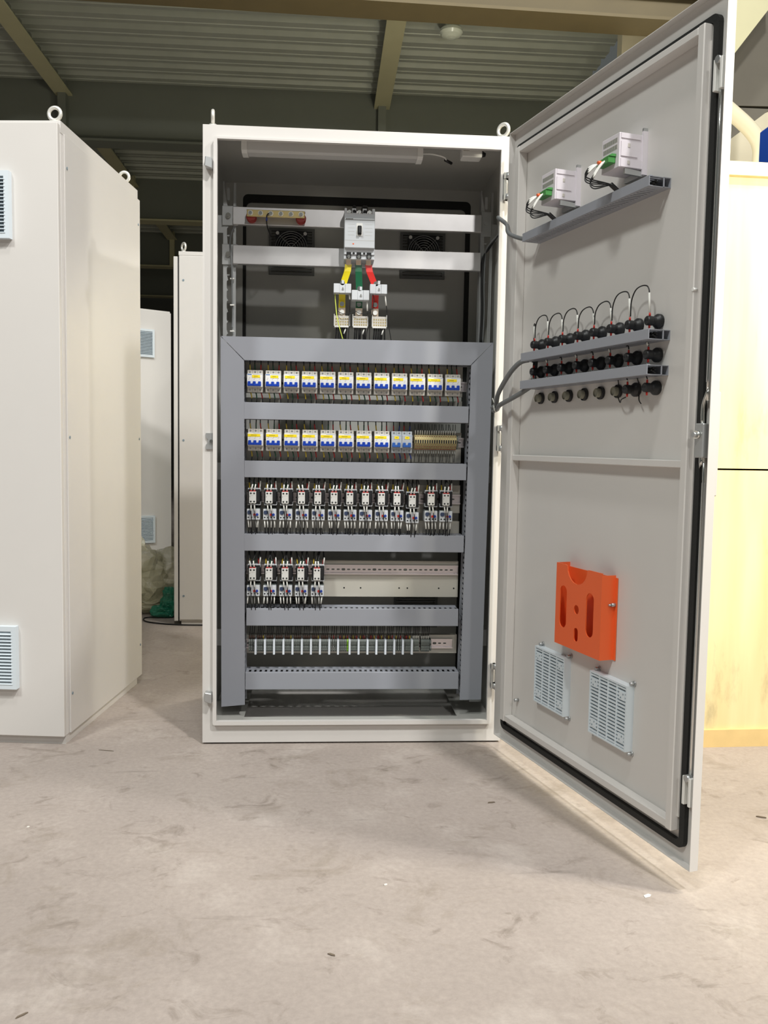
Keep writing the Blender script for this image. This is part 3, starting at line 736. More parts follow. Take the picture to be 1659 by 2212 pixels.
# ------------------------------------------------------------------ main breaker and its busbars
t = thing('main_breaker', 'large grey moulded-case main breaker with black toggle on aluminium bars', 'circuit breaker', (.505,.25,1.635))
m = MB(); m.box(-.052,-.075,.014,.052,0,.152,ltgrey,.001); m.box(-.052,-.07,0,.052,0,.014,ltgrey)
for cx in (-.052,-.0385,-.0185,.0145,.0345,.0485): pass
for a, b in ((-.052,-.044),(-.0265,-.0125),(.0095,.0235),(.0425,.052)): m.box(a,-.07,.152,b,-.005,.170,ltgrey,.0008)
m.make('body', t)
m = MB(); m.box(-.0515,-.088,.034,.0515,-.075,.134,ltgrey,.0015); m.box(-.05,-.0884,.126,.05,-.0879,.1275,ink); m.box(-.05,-.0884,.0585,.05,-.0879,.0592,bgrey)
for k in range(5): m.box(-.047+.005*k,-.0885,.1285,-.0435+.005*k,-.0879,.1315,ink)
for k in range(4): m.box(-.04,-.0884,.112-.012*k,-.018,-.0879,.1125-.012*k,bgrey); m.box(.018,-.0884,.112-.012*k,.042,-.0879,.1125-.012*k,bgrey)
m.box(-.024,-.0885,.045,-.019,-.0879,.049,orange); m.make('face', t)
m = MB(); m.box(-.0115,-.0895,.074,.0095,-.0875,.116,bwhite); m.box(-.0075,-.096,.077,.006,-.0885,.107,black,.002); m.box(-.006,-.103,.08,.0045,-.0955,.102,black,.002); m.make('toggle', t)
for cx in (-.036,-.0015,.033):
    m = MB(); m.box(cx-.008,-.0765,.002,cx+.008,-.0715,.022,blackm,.001); m.cyl((cx,-.082,.006),(cx,-.0765,.006),.0055,chrome,n=12); m.make('terminal', t)
    m = MB(); m.cyl((cx,-.076,.157),(cx,-.062,.157),.006,chrome,n=12); m.box(cx-.01,-.062,.152,cx+.01,-.01,.156,copper); m.make('terminal', t)
for cx in (-.0195,.0165):
    m = MB(); m.cyl((cx,-.0735,.160),(cx,-.06,.160),.0045,blackm,n=10); m.cyl((cx,-.0765,.018),(cx,-.074,.018),.004,blackm,n=10); m.make('mounting_screw', t)
def ribbon(m, pts, w, th, mt):
    P = [Vector(p) for p in pts]
    for p, q in zip(P, P[1:]):
        m.hexa([(p.x-w,p.y,p.z),(q.x-w,q.y,q.z),(q.x-w,q.y+th,q.z),(p.x-w,p.y+th,p.z),(p.x+w,p.y,p.z),(q.x+w,q.y,q.z),(q.x+w,q.y+th,q.z),(p.x+w,p.y+th,p.z)], mt)
for nm, xs, mt, lb in (('y',(.469,.466,.449),tape_y,'yellow'),('g',(.5035,.5045,.5085),tape_g,'green'),('r',(.538,.5425,.565),tape_r,'red')):
    dz = -.018 if nm == 'g' else 0
    t = thing('busbar', f'{lb} sleeved busbar running down from the main breaker', 'busbar', (0,0,0), 0, 'main busbars')
    m = MB(); ribbon(m, [(xs[0],.203,1.622),(xs[1],.2,1.597),(xs[2],.205,1.545+dz),(xs[2],.235,1.50+dz),(xs[2],.235,1.475)], .0115, .006, mt); m.make('sleeve', t)
    m = MB(); ribbon(m, [(xs[0],.198,1.64),(xs[0],.205,1.61)], .0085, .005, copper); m.make('copper_lug', t)
    m = MB(); ribbon(m, [(xs[2],.234,1.478),(xs[2],.234,1.43)], .012, .005, copper)
    m.cyl((xs[2],.222,1.462),(xs[2],.234,1.462),.008,bwhite,n=14); m.make('copper_bar', t)
    m = MB(); m.cyl((xs[2],.19,1.556+dz),(xs[2],.205,1.556+dz),.0085,chrome,n=14); m.make('bolt', t)
    m = MB(); m.cyl((xs[2],.226,1.49),(xs[2],.235,1.49),.008,chrome,n=14); m.make('bolt', t)
for x0, x1, z0, z1, lb in ((.418,.48,1.5215,1.553,'left, on the yellow busbar'),(.4805,.5425,1.499,1.5325,'middle and lower, on the green busbar'),(.543,.604,1.522,1.554,'right, on the red busbar')):
    t = thing('current_transformer', f'pale grey current transformer, {lb}', 'current transformer', ((x0+x1)/2,.2,z0), 0, 'current transformers')
    w = (x1-x0)/2-.001; h = z1-z0; m = MB()
    m.box(-w,-.012,0,-w+.02,.024,h,ltgrey,.001); m.box(w-.02,-.012,0,w,.024,h,ltgrey,.001); m.box(-w+.02,-.010,0,w-.02,-.002,h,ltgrey,.001); m.box(-w+.02,.016,0,w-.02,.03,h,ltgrey)
    m.box(-.0025,-.0105,h,.0055,-.004,h+.012,ltgrey); m.make('body', t)
    m = MB(); m.cyl((.002,-.013,h*.45),(.002,-.0095,h*.45),.0035,galv,n=10); m.box(.0005,-.0135,h*.4,.0022,-.0128,h*.6,ink); m.make('clamp_screw', t)
for x0, x1, lb, lw in ((.4215,.477,'left','yellow'),(.486,.540,'middle','green'),(.5535,.606,'right','red')):
    t = thing('distribution_block', f'pale perforated comb distribution block below the {lw} busbar', 'terminal block', ((x0+x1)/2,.215,1.408), 0, 'comb distribution blocks')
    w = (x1-x0)/2; m = MB(); m.box(-w,0,0,w,.03,.04,bgrey,.001)
    m.box(-w,-.004,.0,w,0,.004,bwhite); m.box(-w,-.004,0,-w+.002,0,.045,bwhite); m.box(w-.002,-.004,0,w,0,.045,bwhite)
    for a in range(6):
        for b_ in range(3): m.box(-w+.006+.0079*a,-.0008,.008+.0095*b_,-w+.010+.0079*a,.0002,.0125+.0095*b_,brass)
    m.make('body', t)
    for k in range(6):
        cx = -w+.01+.0068*k; m = MB(); j = random.uniform(-.004,.004); m.tube([(cx,.012,.002),(cx+j*.5,.008,-.02),(cx+j,.02,-.06)], .0026, w_k, 6, 4)
        if k in (4,): m.tube([(cx+.004,.004,-.004),(cx-.002,.002,-.022)], .0025, w_w, 6, 1)
        m.make('wire_lead', t)
for nm, pts, r, mt, lb in (
  ('wire',[(.4245,.21,1.522),(.426,.205,1.49),(.432,.2,1.44),(.442,.198,1.40),(.453,.2,1.365)],.0017,w_yg,'yellow-green wire hanging in front of the left distribution block'),
  ('wire',[(.473,.205,1.52),(.476,.204,1.50),(.475,.21,1.44),(.472,.212,1.36)],.0013,w_k,'black wire hanging from the left current transformer'),
  ('wire',[(.597,.206,1.522),(.603,.205,1.48),(.611,.204,1.42),(.622,.205,1.362)],.0013,w_k,'black wire hanging right of the right distribution block'),
  ('wire',[(.555,.206,1.522),(.559,.204,1.50),(.551,.204,1.44),(.538,.206,1.40),(.532,.21,1.36)],.0013,w_k,'black wire crossing down between the middle and right blocks'),
  ('wire',[(.535,.205,1.50),(.537,.204,1.46),(.545,.206,1.42),(.545,.21,1.36)],.0013,w_k,'black wire hanging from the middle current transformer'),
  ('wire',[(.437,.206,1.46),(.455,.2,1.452),(.478,.2,1.455),(.495,.2,1.462),(.51,.2,1.455),(.54,.2,1.458),(.556,.204,1.475)],.0012,w_k,'thin black wire looping across the three busbars')):
    m = MB(); m.tube(pts, r, mt, 6, 5)
    if lb.startswith('black wire') and 'crossing' not in lb: m.tube([Vector(pts[0]), Vector(pts[0]).lerp(Vector(pts[1]),.9)], .0026, w_w, 6, 1)
    tag(m.make(nm, None, 'base'), lb, 'wire')
m = MB()
for x, k in ((.488,0),(.5215,.0),(.524,.004)): m.tube([(x,.18,1.79),(x+k,.22,1.82),(x+.002,.4,1.86),(x+.004,.56,1.87)], .006, w_k, 8, 5)
tag(m.make('supply_cable', None, 'base'), 'black supply cables rising behind the main breaker', 'cable')
# grounding bar
t = thing('grounding_bar', 'brass grounding bar with six screws on red insulators', 'busbar', (.2185,.252,1.765))
m = MB(); m.box(-.0985,-.045,.008,.0985,-.039,.031,brass,.001); m.box(-.1,-.039,.029,.1,-.02,.033,galv); m.make('bar', t)
for s in (-1,1):
    m = MB(); m.lathe([(0,0),(.017,0),(.017,.006),(.013,.012),(.018,.02),(.013,.026),(.016,.033),(.016,.039),(0,.039)], (s*.085,0,.012), (0,-1,0), insul); m.make('insulator', t)
for k in range(6):
    x = -.086+.0344*k; m = MB(); m.cyl((x,-.047,.0195),(x,-.045,.0195),.0088,zincw,n=12); m.cyl((x,-.052,.0195),(x,-.047,.0195),.0062,chrome,n=6); m.make('screw', t)
m = MB(); m.tube([(.195,.2,1.783),(.189,.196,1.775),(.188,.198,1.76),(.190,.21,1.74),(.196,.3,1.73)], .0022, w_k, 6, 5); m.cyl((.1885,.1955,1.768),(.188,.198,1.758),.003,w_bl,n=8)
tag(m.make('wire', None, 'base'), 'black wire with blue ferrule hanging from the grounding bar', 'wire')
# cables down the posts
m = MB(); m.tube([(.075,.255,1.75),(.066,.25,1.73),(.058,.26,1.70),(.062,.25,1.66),(.066,.248,1.6),(.066,.255,1.52),(.068,.262,1.45),(.066,.262,1.40)], .003, w_gr, 8, 5)
for z in (1.57,1.48,1.39): m.box(.06,.248,z-.002,.074,.266,z+.002,w_w)
tag(m.make('cable', None, 'base'), 'thin grey cable strapped down the left perforated post', 'cable')
m = MB()
for j in range(4): m.tube([(.985-.003*j,.02,1.745-.004*j),(.978,.12,1.725),(.966-.003*j,.24,1.70),(.946+.003*j,.262,1.665),(.944+.003*j,.262,1.58),(.947+.003*j,.262,1.48),(.944+.003*j,.262,1.37)], .003, w_k if j < 3 else w_gr, 8, 5)
tag(m.make('cable_bundle', None, 'base'), 'dark cable bundle strapped down the right perforated post', 'cable')
# fans on the rear door
for x0, nm in ((.198,'left'),(.708,'right')):
    t = thing('cooling_fan', f'black cooling fan with wire guard on the rear wall, {nm} of the main breaker', 'fan', (x0+.06,.56,1.69), 0, 'rear cooling fans')
    m = MB(); m.plate(rrect(-.06,0,.06,.12,.004,2), [circ(0,.06,.056,28)], 0, .038, black); m.make('housing', t)
    m = MB(); m.cyl((0,.006,.06),(0,.034,.06),.02,black,n=20)
    for k in range(7):
        a = 2*PI*k/7; u = Vector((math.cos(a),0,math.sin(a))); v = Vector((-math.sin(a),0,math.cos(a)))
        P = [u*.018-v*.006, u*.054-v*.014, u*.054+v*.012, u*.018+v*.006]; i = m.mi(black)
        g = m.bm.faces.new([m.bm.verts.new((q.x,.01+.02*(j in (2,3)),q.z+.06)) for j, q in enumerate(P)]); g.material_index = i
    m.make('impeller', t)
    m = MB()
    for R in (.016,.025,.034,.043,.052,.060): m.torus((0,-.003,.06),(0,1,0),R,.0011,galv,28,6)
    for a in (PI/4,3*PI/4): u = Vector((math.cos(a)*.07,0,math.sin(a)*.07)); m.tube([Vector((0,-.004,.06))-u, Vector((0,-.004,.06))+u], .0012, galv, 6, 1)
    m.make('wire_guard', t)
    for sx in (-.0525,.0525):
        for sz in (.0075,.1125): m = MB(); m.cyl((sx,-.007,sz),(sx,0,sz),.0065,bwhite,n=12); m.make('screw', t)
    tv = thing('fan_filter_frame', f'dark slotted filter frame behind the {nm} cooling fan', 'vent', (x0+.06,.611,1.655), 0, 'rear filter frames')
    m = MB(); m.plate(rrect(-.088,0,.088,.176), [rrect(-.078,.01,.078,.166)], -.012, 0, mesh_d)
    for k in range(14): m.box(-.078,-.01,.014+.011*k,.078,-.004,.019+.011*k,mesh_d)
    m.make('frame', tv)
    for zz, nm2 in ((.27,'lower'),):
        tv2 = dup(tv, (x0+.06,.611,zz), None, f'dark slotted filter frame low on the rear wall, {nm} side')
# cabinet lamp and switch
t = thing('cabinet_lamp', 'unlit white batten lamp under the cabinet roof', 'lamp', (.41,.075,1.936))
m = MB(); m.prism([(-.04,.03),(-.036,.004),(-.02,0),(.02,0),(.036,.004),(.04,.03)], 0, -.275, .275, diffuser); m.box(-.28,-.03,.03,.28,.03,.045,bwhite); m.make('diffuser', t)
for s in (-1,1): m = MB(); m.prism([(-.043,.034),(-.04,.002),(-.02,-.003),(.02,-.003),(.04,.002),(.043,.034)], 0, s*.275, s*.293, bwhite); m.make('end_cap', t)
for x in (-.13,.12): m = MB(); m.box(x-.008,-.05,.03,x+.008,-.04,.061,blackm); m.make('clip', t)
m = MB(); m.tube([(.70,.075,1.96),(.74,.09,1.965),(.78,.1,1.96),(.79,.12,1.955)], .003, bwhite, 6, 5); m.tube([(.785,.115,1.956),(.81,.13,1.95)], .005, w_k, 6, 1)
tag(m.make('cable', None, 'base'), 'short white lead with black end right of the batten lamp', 'cable')
t = thing('limit_switch', 'small white door switch under the cabinet roof at right', 'switch', (.865,.06,1.945))
m = MB(); m.box(-.033,-.02,0,.033,.03,.035,bwhite,.003); m.box(-.03,-.0205,.018,-.01,-.02,.03,bgrey); m.make('body', t)
m = MB(); m.cyl((.033,.0,.016),(.047,0,.014),.011,black,.006,12); m.make('plunger', t)

# ------------------------------------------------------------------ door fittings
def dthing(name, label, cat, w, z, group=None, h=-.02): return thing(name, label, cat, dpt(w, h, z), DA, group)
def dduct(w0, w1, z0, z1, label):
    t = dthing('wiring_duct', label, 'cable duct', w0, z0, 'ducts on the door'); L = w1-w0; H = z1-z0; D = .058
    m = MB(); m.box(0,-.002,0,L,0,H,duct)
    for zz in (0,H-.0015):
        m.box(0,-.02,zz,L,-.002,zz+.0015,duct); m.box(0,-D,zz,L,-D+.008,zz+.0015,duct); s = 0
        while s < L: m.box(s,-D+.008,zz,min(s+.0085,L),-.02,zz+.0015,duct); s += .0125
    m.box(L-.002,-.021,0,L,-.018,H,duct); m.make('trough', t)
    m = MB(); m.box(0,-D-.002,-.0006,L,-D,H+.0006,duct,.0006); m.box(0,-D,H-.0006+.0006,L,-D+.006,H+.0012,duct); m.make('cover', t)
    m = MB()
    for k in range(5): m.tube([(.02,-.03-.005*(k%3),.006+.003*k),(L*.5,-.034+.003*k,.008+.002*k),(L-.012,-.028-.005*(k%3),.005+.003*k)], .0025, w_k, 6, 3)
    m.make('wire_run', t)
    return t
dduct(.178,.788,1.608,1.631,'grey wiring duct on the door below the two meters')
dduct(.189,.808,1.2565,1.2795,'upper grey wiring duct between the lamp rows on the door')
dduct(.189,.807,1.175,1.198,'lower grey wiring duct between the lamp rows on the door')
m = MB(); m.box(.172,-.02+.04,1.28,.186,.0195,1.335,duct)
def holder():
    t = thing('pilot_lamp_holder', 'x', 'lamp holder')
    m = MB(); m.lathe([(0,0),(.0165,0),(.0175,.002),(.0175,.009),(.0155,.012),(.0115,.017),(.0105,.022),(.0112,.024),(.0112,.037),(.0095,.039),(0,.039)], (0,0,0), (0,-1,0), black, 20)
    for s in (-1,1): m.cyl((s*.004,-.0395,.001),(s*.004,-.0385,.001),.0022,blackm,n=8)
    m.make('barrel', t)
    for s in (1,-1):
        m = MB(); m.cyl((0,-.03,s*.010),(0,-.03,s*.0185),.0028,red,.0022,8); m.make('red_ferrule', t)
    return t
hp = holder(); first = True
rowname = {0:'top row',1:'middle row',2:'bottom row'}
def W(i): return .2165+.0788*i
HZ = (1.3045,1.2255,1.148)
gray = None
for r in range(3):
    for i in range(8):
        w, z = W(i), HZ[r]
        if r == 2 and i < 6:
            lb = f'grey capped hole plug, {ORD[i]} from the left in the bottom row on the door'
            if gray is None:
                gray = thing('hole_plug', lb, 'plug', dpt(w,-.02,z), DA, 'grey plugs in the bottom row')
                m = MB(); m.lathe([(0,0),(.0165,0),(.0172,.002),(.0172,.007),(.0150,.009),(.0145,.0092)], (0,0,0), (0,-1,0), black, 20); m.make('ring', gray)
                m = MB(); m.lathe([(.0125,.006),(.012,.018),(.0105,.0195),(.0100,.0165),(0,.0165)], (0,0,0), (0,-1,0), plug, 20); m.make('cap', gray)
            else: dup(gray, dpt(w,-.02,z), DA, lb, 'grey plugs in the bottom row')
            continue
        lb = f'black lamp holder, {ORD[i]+" from left" if i < 7 else "at the right end"}, {rowname[r]} on the door'
        if first: hp.location = dpt(w,-.02,z); hp.rotation_euler.z = DA; hp['label'] = lb; hp['group'] = 'lamp holders on the door'; first = False
        else: dup(hp, dpt(w,-.02,z), DA, lb, 'lamp holders on the door')
def dwire(pts, r, mt, label, extra=(), name='wire', cat='wire', group=None):
    m = MB(); m.tube([dpt(*p) for p in pts], r, mt, 6, 5)
    for a, b, rr, mm in extra: m.tube([dpt(*a), dpt(*b)], rr, mm, 6, 1)
    return tag(m.make(name, None, 'base'), label, cat, group)
zt = HZ[0]+.02; hh = .010
dwire([(.186,-.005,1.28),(.184,-.005,1.345),(.20,.0,1.365),(W(0)-.006,hh,zt+.038),(W(0)-.002,hh,zt)], .0016, w_k, 'black wire feeding the first lamp holder in the top row', [((W(0)-.005,hh,zt+.034),(W(0)-.001,hh,zt),.0026,w_w)])
for i in range(7):
    hgt = (.055,.05,.052,.045,.048,.06,.062)[i]; a, b = W(i)+.002, W(i+1)-.004
    dwire([(a,hh,zt),(a+.002,hh,zt+hgt*.6),(a+.02,hh,zt+hgt),(b-.02,hh,zt+hgt+.004),(b-.002,hh,zt+hgt-.01),(b+.003,hh,zt)], .0016, w_k, f'looped black jumper from the {ORD[i]} to the {ORD[i+1]} lamp holder, top row', [((b-.001,hh,zt+hgt-.016),(b+.003,hh,zt),.0026,w_w)], 'jumper_wire', 'wire', 'jumper loops above the top row')
for r in (0,1):
    for i in range(8):
        z = HZ[r]-.02; zd = 1.2795 if r == 0 else 1.198
        dwire([(W(i),hh,z),(W(i)-.004,hh+.002,(z+zd)/2),(W(i)-.008,.01,zd-.004)], .0012, w_k, f'short white-sleeved wire below lamp holder {ORD[i]}, {rowname[r]}', [((W(i)-.001,hh,z-.001),(W(i)-.006,hh+.001,zd+.001),.0022,w_w)], 'sleeved_wire', 'wire', 'wires from holders into the ducts')
for i in range(8):
    z = HZ[1]+.02
    dwire([(W(i),hh,z),(W(i)-.003,hh,z+.008),(W(i)-.008,.012,1.254)], .0016, w_k, f'short black wire above lamp holder {ORD[i]}, middle row', [((W(i)-.001,hh+.001,z+.001),(W(i)-.004,hh+.002,z+.009),.0024,w_w)] if i % 2 else (), 'sleeved_wire', 'wire', 'wires from holders into the ducts')
for w, k in ((W(6),6),(W(7),7)):
    dwire([(w,hh,HZ[2]+.02),(w-.002,hh,1.172),(w-.006,.01,1.18)], .0014, w_k, f'short black wire above the {ORD[k]} holder, bottom row', [((w,hh,HZ[2]+.02),(w-.002,hh,1.170),.0021,w_w)] if k == 6 else (), 'sleeved_wire', 'wire')
dwire([(W(5)+.008,-.012,HZ[2]+.016),(W(5)+.014,-.008,1.168),(W(5)+.022,0,1.18)], .0015, w_k, 'black wire rising from the sixth plug into the duct')
dwire([(W(5)+.01,-.010,HZ[2]-.014),(W(5)+.03,-.004,HZ[2]-.03),(W(5)+.052,.008,HZ[2]-.024),(W(6)-.006,hh,HZ[2]-.019)], .0015, w_k, 'black wire linking the sixth plug to the seventh holder, bottom row')
dwire([(W(6)+.016,-.012,HZ[2]+.016),(W(6)+.02,-.006,1.168),(W(6)+.022,0,1.18)], .0015, w_k, 'black wire rising from the seventh holder into the duct')
dwire([(W(6)+.018,-.012,HZ[2]-.006),(W(6)+.024,-.008,HZ[2]-.026),(W(6)+.038,-.004,HZ[2]-.036)], .0015, w_k, 'loose black wire end hanging right of the seventh holder')
m = MB()
for j in range(5): m.tube([dpt(.195+.006*j,0,1.256),dpt(.20+.006*j,.004,1.235),dpt(.19+.007*j,.004,1.215),dpt(.195+.006*j,0,1.197)], .0016, w_k, 6, 4)
for j in range(3): m.tube([dpt(.20+.008*j,.006,1.22),dpt(.196+.008*j,.006,1.205)], .0026, w_w, 6, 1)
tag(m.make('wire_bunch', None, 'base'), 'black wires with white sleeves bunched at left between the ducts', 'wire')
# cables crossing from cabinet to door
P = lambda *a: Vector(a)
def cable(pts, r, label, mt=w_gr):
    m = MB(); m.tube(pts, r, mt, 8, 6); return tag(m.make('cable', None, 'base'), label, 'cable')
cable([P(.985,.03,1.735),P(.955,-.0,1.74),P(.943,-.03,1.735),P(.962,-.07,1.705),dpt(.08,.035,1.655),dpt(.15,.03,1.625),dpt(.178,.018,1.62)], .0065, 'grey cable bending from the cabinet to the upper door duct')
cable([P(.965,.05,1.14),P(.942,-.02,1.13),P(.946,-.055,1.137),dpt(.06,.045,1.17),dpt(.12,.04,1.225),dpt(.165,.03,1.255),dpt(.192,.015,1.262)], .0075, 'grey cable rising from the cabinet to the middle door duct')
cable([P(.968,.05,1.13),P(.945,-.02,1.12),P(.95,-.055,1.123),dpt(.06,.04,1.132),dpt(.13,.035,1.150),dpt(.175,.025,1.166),dpt(.21,.015,1.182)], .0075, 'grey cable running from the cabinet to the lower door duct')
m = MB(); m.torus(P(.946,-.045,1.128),(1,-.6,.2),.012,.0022,w_w,14,6); m.tube([P(.944,-.055,1.133),P(.933,-.06,1.158)], .0016, w_w, 6, 1)
tag(m.make('cable_tie', None, 'base'), 'white cable tie around the two grey door cables', 'cable tie')
# meters
def meter(w, label):
    t = dthing('panel_meter', label, 'meter', w, 1.676, 'panel meters on the door')
    m = MB(); m.box(0,-.078,0,.074,0,.081,mwhite,.001)
    m.box(.0742,-.074,.001,.076,-.012,.02,mwhite); m.box(.0742,-.074,.068,.076,-.02,.08,mwhite)
    m.prism([(-.074,.026),(-.028,.026),(-.045,.06),(-.074,.06)], 0, .0742, .0765, mwhite)
    for y in (-.05,): m.box(.0765,-.056,.047,.0775,-.05,.056,bgrey); m.box(.076,-.056,.008,.0775,-.05,.016,bgrey)
    m.box(.072,-.014,-.012,.078,0,.09,mwhite)
    m.box(.0,-.012,-.014,.074,-.004,-.001,galv); m.box(.07,-.012,.081,.076,0,.098,galv); m.prism([(-.012,-.016),(0,-.006),(-.05,-.001),(-.06,-.001),(-.06,-.014)], 0, .066, .074, galv); m.make('case', t)
    m = MB()
    for z0 in (.044,.06):
        m.box(.006,-.0784,z0,.066,-.078,z0+.011,bgrey)
        for k in range(14): m.box(.007+.0042*k,-.0787,z0+.0006,.0088+.0042*k,-.0783,z0+.0104,tgreen)
    m.make('vent_slots', t)
    m = MB(); m.box(.008,-.098,.012,.06,-.078,.027,green,.001); m.prism([(-.098,.027),(-.078,.027),(-.078,.033),(-.09,.033)], 0, .035, .062, green)
    m.cyl((.03,-.1,.02),(.03,-.108,.018),.004,orange,n=8); m.make('connector', t)
    for k in range(5):
        m = MB(); x = .012+.008*k; a = P(x,-.098,.019); b = P(x-.012,-.116-.005*(k%3),.012-.008*k)
        m.tube([a, a.lerp(b,.5)+P(0,0,.003), b], .0024, w_w, 6, 3); m.tube([b, b+P(-.006,-.004,-.014), b+P(.004,.004,-.026), P(.030,-.066,-.030),P(.034,-.05,-.046)], .0017, w_k, 6, 5); m.make('wire_lead', t)
    m = MB(); m.tube([P(.029,-.07,-.028),P(.032,-.055,-.04),P(.036,-.045,-.05)], .0058, w_k, 8, 3); m.make('wire_loom', t)
    return t
mt = meter(.318, 'white panel meter nearer the hinge, green connector at its back')
dup(mt, dpt(.616,-.02,1.676), DA, 'white panel meter nearer the free edge, green connector at its back')
# document pocket
t = dthing('document_pocket', 'orange plastic document pocket with oval slots on the door', 'pocket', .403, .455)
wd, hgt, dp = .225, .227, .042
out = [(0,0),(wd,0),(wd,hgt)]+[(wd*.72,hgt)]
cx, rr = wd*.47, wd*.235
for k in range(11):
    a = PI*k/10; out.append((cx+rr*math.cos(a)*.95, hgt-.002-rr*math.sin(a)*.85))
out += [(wd*.2,hgt),(0,hgt)]
m = MB(); m.plate(out, [rrect(.022,.05,.058,.167,.0175,6), rrect(.155,.05,.191,.167,.0175,6), circ(wd*.48,.112,.0125,18), rrect(wd*.44,.025,wd*.53,.062,.009,5)], -dp, -dp+.003, orange)
m.box(wd-.002,-dp+.003,-.0,wd,0,hgt-.006,orange); m.box(0,-dp+.003,0,.002,0,hgt,orange); m.box(.002,-dp+.003,0,wd-.002,0,.002,orange); m.box(0,-.003,0,wd+.012,-.001,hgt-.012,orange)
m.make('body', t)
m = MB(); m.cyl((wd+.004,-.014,.145),(wd+.004,-.002,.145),.005,galv,n=10); m.cyl((wd+.004,-.022,.145),(wd+.004,-.014,.145),.003,galv,n=8); m.make('stud', t)
# inner filter grilles
def grille(w, label):
    t = dthing('filter_grille', label, 'vent', w, .2435, 'filter grilles on the door'); s = .168; b = .005
    m = MB(); m.plate(rrect(0,0,s,s), [rrect(b,b,s-b,s-b)], -.022, 0, ventm); m.box(b,-.006,b,s-b,-.001,s-b,vent_d)
    for k in range(1,4): m.box(b+(s-2*b)*k/4-.0016,-.0215,b,b+(s-2*b)*k/4+.0016,-.006,s-b,ventm)
    for cx, cz in ((.022,.03),(.022,.138),(.146,.03),(.146,.138)):
        m.box(cx-.012,-.0212,cz-.011,cx+.012,-.008,cz+.011,ventm)
        for a in (-.005,.005): m.box(cx+a-.002,-.0216,cz+a-.002,cx+a+.002,-.0211,cz+a+.002,vent_d)
    m.make('frame', t)
    m = MB(); n = 17
    for k in range(n):
        z = b+(s-2*b)*(k+.2)/n; m.box(b,-.0205,z,s-b,-.012,z+.0046,ventm)
    m.make('slats', t)
    for cx in (.012,s+.012-.012):
        for cz in (-.006,s+.006): m = MB(); m.cyl((cx,-.014,cz),(cx,0,cz),.0042,galv,n=10); m.cyl((cx,-.003,cz),(cx,0,cz),.007,galv,n=10); m.make('stud', t)
    return t
g1 = grille(.259, 'smaller-looking pale filter grille on the door, nearer the hinge')
dup(g1, dpt(.556,-.02,.2435), DA, 'pale filter grille on the door, nearer the free edge')

# ------------------------------------------------------------------ floor debris
def bit(x, y, L, w, h, a, mt, label, cat='debris'):
    m = MB(); m.prism([(-L/2,-w/2),(L*.1,-w*.6),(L/2,-w*.1),(L*.35,w/2),(-L*.3,w*.4)], 2, 0.0005, h, mt)
    o = m.make('floor_scrap'); o.location = (x,y,0); o.rotation_euler.z = a; tag(o, label, cat)
for x, y, L, w, h, a, mt, lb in ((1.60,-.62,.035,.008,.006,-.5,debris_m,'dark splinter on the bright floor right of the door'),(1.63,-.70,.02,.014,.01,.2,debris_m,'small dark crumb on the bright floor right of the door'),
   (1.13,-1.02,.03,.018,.002,.4,paper_m,'pale paper scrap on the floor left of the door tip'),(.42,-1.22,.022,.008,.004,-.6,debris_m,'dark chip on the floor in the middle foreground'),
   (-.30,-.055,.07,.004,.003,-.25,debris_m,'thin dark sliver beside the left cabinet corner'),(.545,-.95,.012,.01,.003,.3,paper_m,'tiny white crumb on the floor in front of the open cabinet'),
   (.875,-.50,.03,.010,.004,.1,debris_m,'brown splinter on the floor below the open door'),(-.36,-.62,.01,.01,.003,.2,paper_m,'tiny white crumb on the floor at left'),
   (-.12,-1.38,.03,.006,.004,.7,debris_m,'curled dark chip on the floor in the left foreground')): bit(x,y,L*.75,w*.6,h*.6,a,mt,lb)

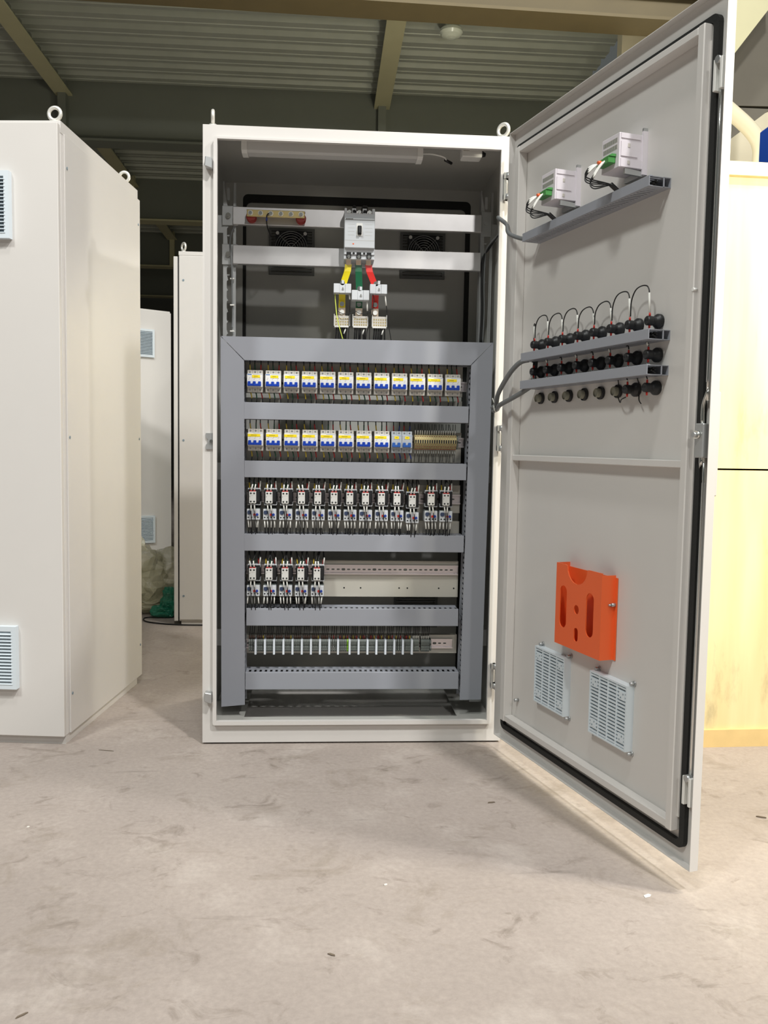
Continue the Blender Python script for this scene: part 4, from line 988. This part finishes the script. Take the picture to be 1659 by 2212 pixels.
# ------------------------------------------------------------------ light, camera
def area(name, loc, tgt, P_, size, col=(1,1,1)):
    d = bpy.data.lights.new(name, 'AREA'); d.shape = 'DISK'; d.size = size; d.energy = P_; d.color = col
    o = bpy.data.objects.new(name, d); C.objects.link(o); o.location = loc
    o.rotation_euler = (Vector(tgt)-Vector(loc)).to_track_quat('-Z','Y').to_euler(); return o
area('high_bay_lamp', (2.7,-4.2,6.6), (.4,0,.8), 330, .35, (1,.98,.95))
area('high_bay_lamp', (5.2,-2.8,6.4), (.4,0,.6), 200, .35, (1,.98,.95))
area('high_bay_lamp', (-2.6,-4.6,6.6), (.2,0,.8), 240, 1.0, (.97,1,.96))
area('high_bay_lamp', (.3,-2.6,6.8), (.3,-1.8,0), 95, .6, (1,.97,.94))
area('high_bay_lamp', (2.2,-8.5,5.6), (.5,0,1.2), 110, .35, (1,.98,.95))
area('work_lamp', (2.1,-1.3,1.9), (1.75,-.06,1.1), 28, .25, (1,.94,.76))
d = bpy.data.lights.new('mezzanine_lamp', 'POINT'); d.energy = 75; d.shadow_soft_size = .12; d.color = (1,.96,.82)
o = bpy.data.objects.new('mezzanine_lamp', d); C.objects.link(o); o.location = (1.5,1.9,1.7)
w = bpy.data.worlds.new('world'); bpy.context.scene.world = w; w.use_nodes = True
w.node_tree.nodes['Background'].inputs[0].default_value = (.93,1,.95,1); w.node_tree.nodes['Background'].inputs[1].default_value = .09
cam = bpy.data.cameras.new('camera'); co = bpy.data.objects.new('camera', cam); C.objects.link(co)
yaw, pitch, roll = -.0683, -.0763, .0165
fw = Vector((-math.sin(yaw)*math.cos(pitch), math.cos(yaw)*math.cos(pitch), math.sin(pitch))); rt = Vector((math.cos(yaw), math.sin(yaw), 0)); up = rt.cross(fw)
r2 = rt*math.cos(roll)+up*math.sin(roll); u2 = -rt*math.sin(roll)+up*math.cos(roll)
co.matrix_world = Matrix(((r2.x,u2.x,-fw.x,.3962),(r2.y,u2.y,-fw.y,-2.8654),(r2.z,u2.z,-fw.z,1.0008),(0,0,0,1)))
cam.sensor_fit = 'VERTICAL'; cam.sensor_height = 24; cam.lens = 1884.3/2212*24; cam.clip_start = .05
sc = bpy.context.scene; sc.camera = co
sc.view_settings.view_transform = 'Standard'; sc.view_settings.look = 'None'; sc.view_settings.exposure = 0; sc.view_settings.gamma = 1
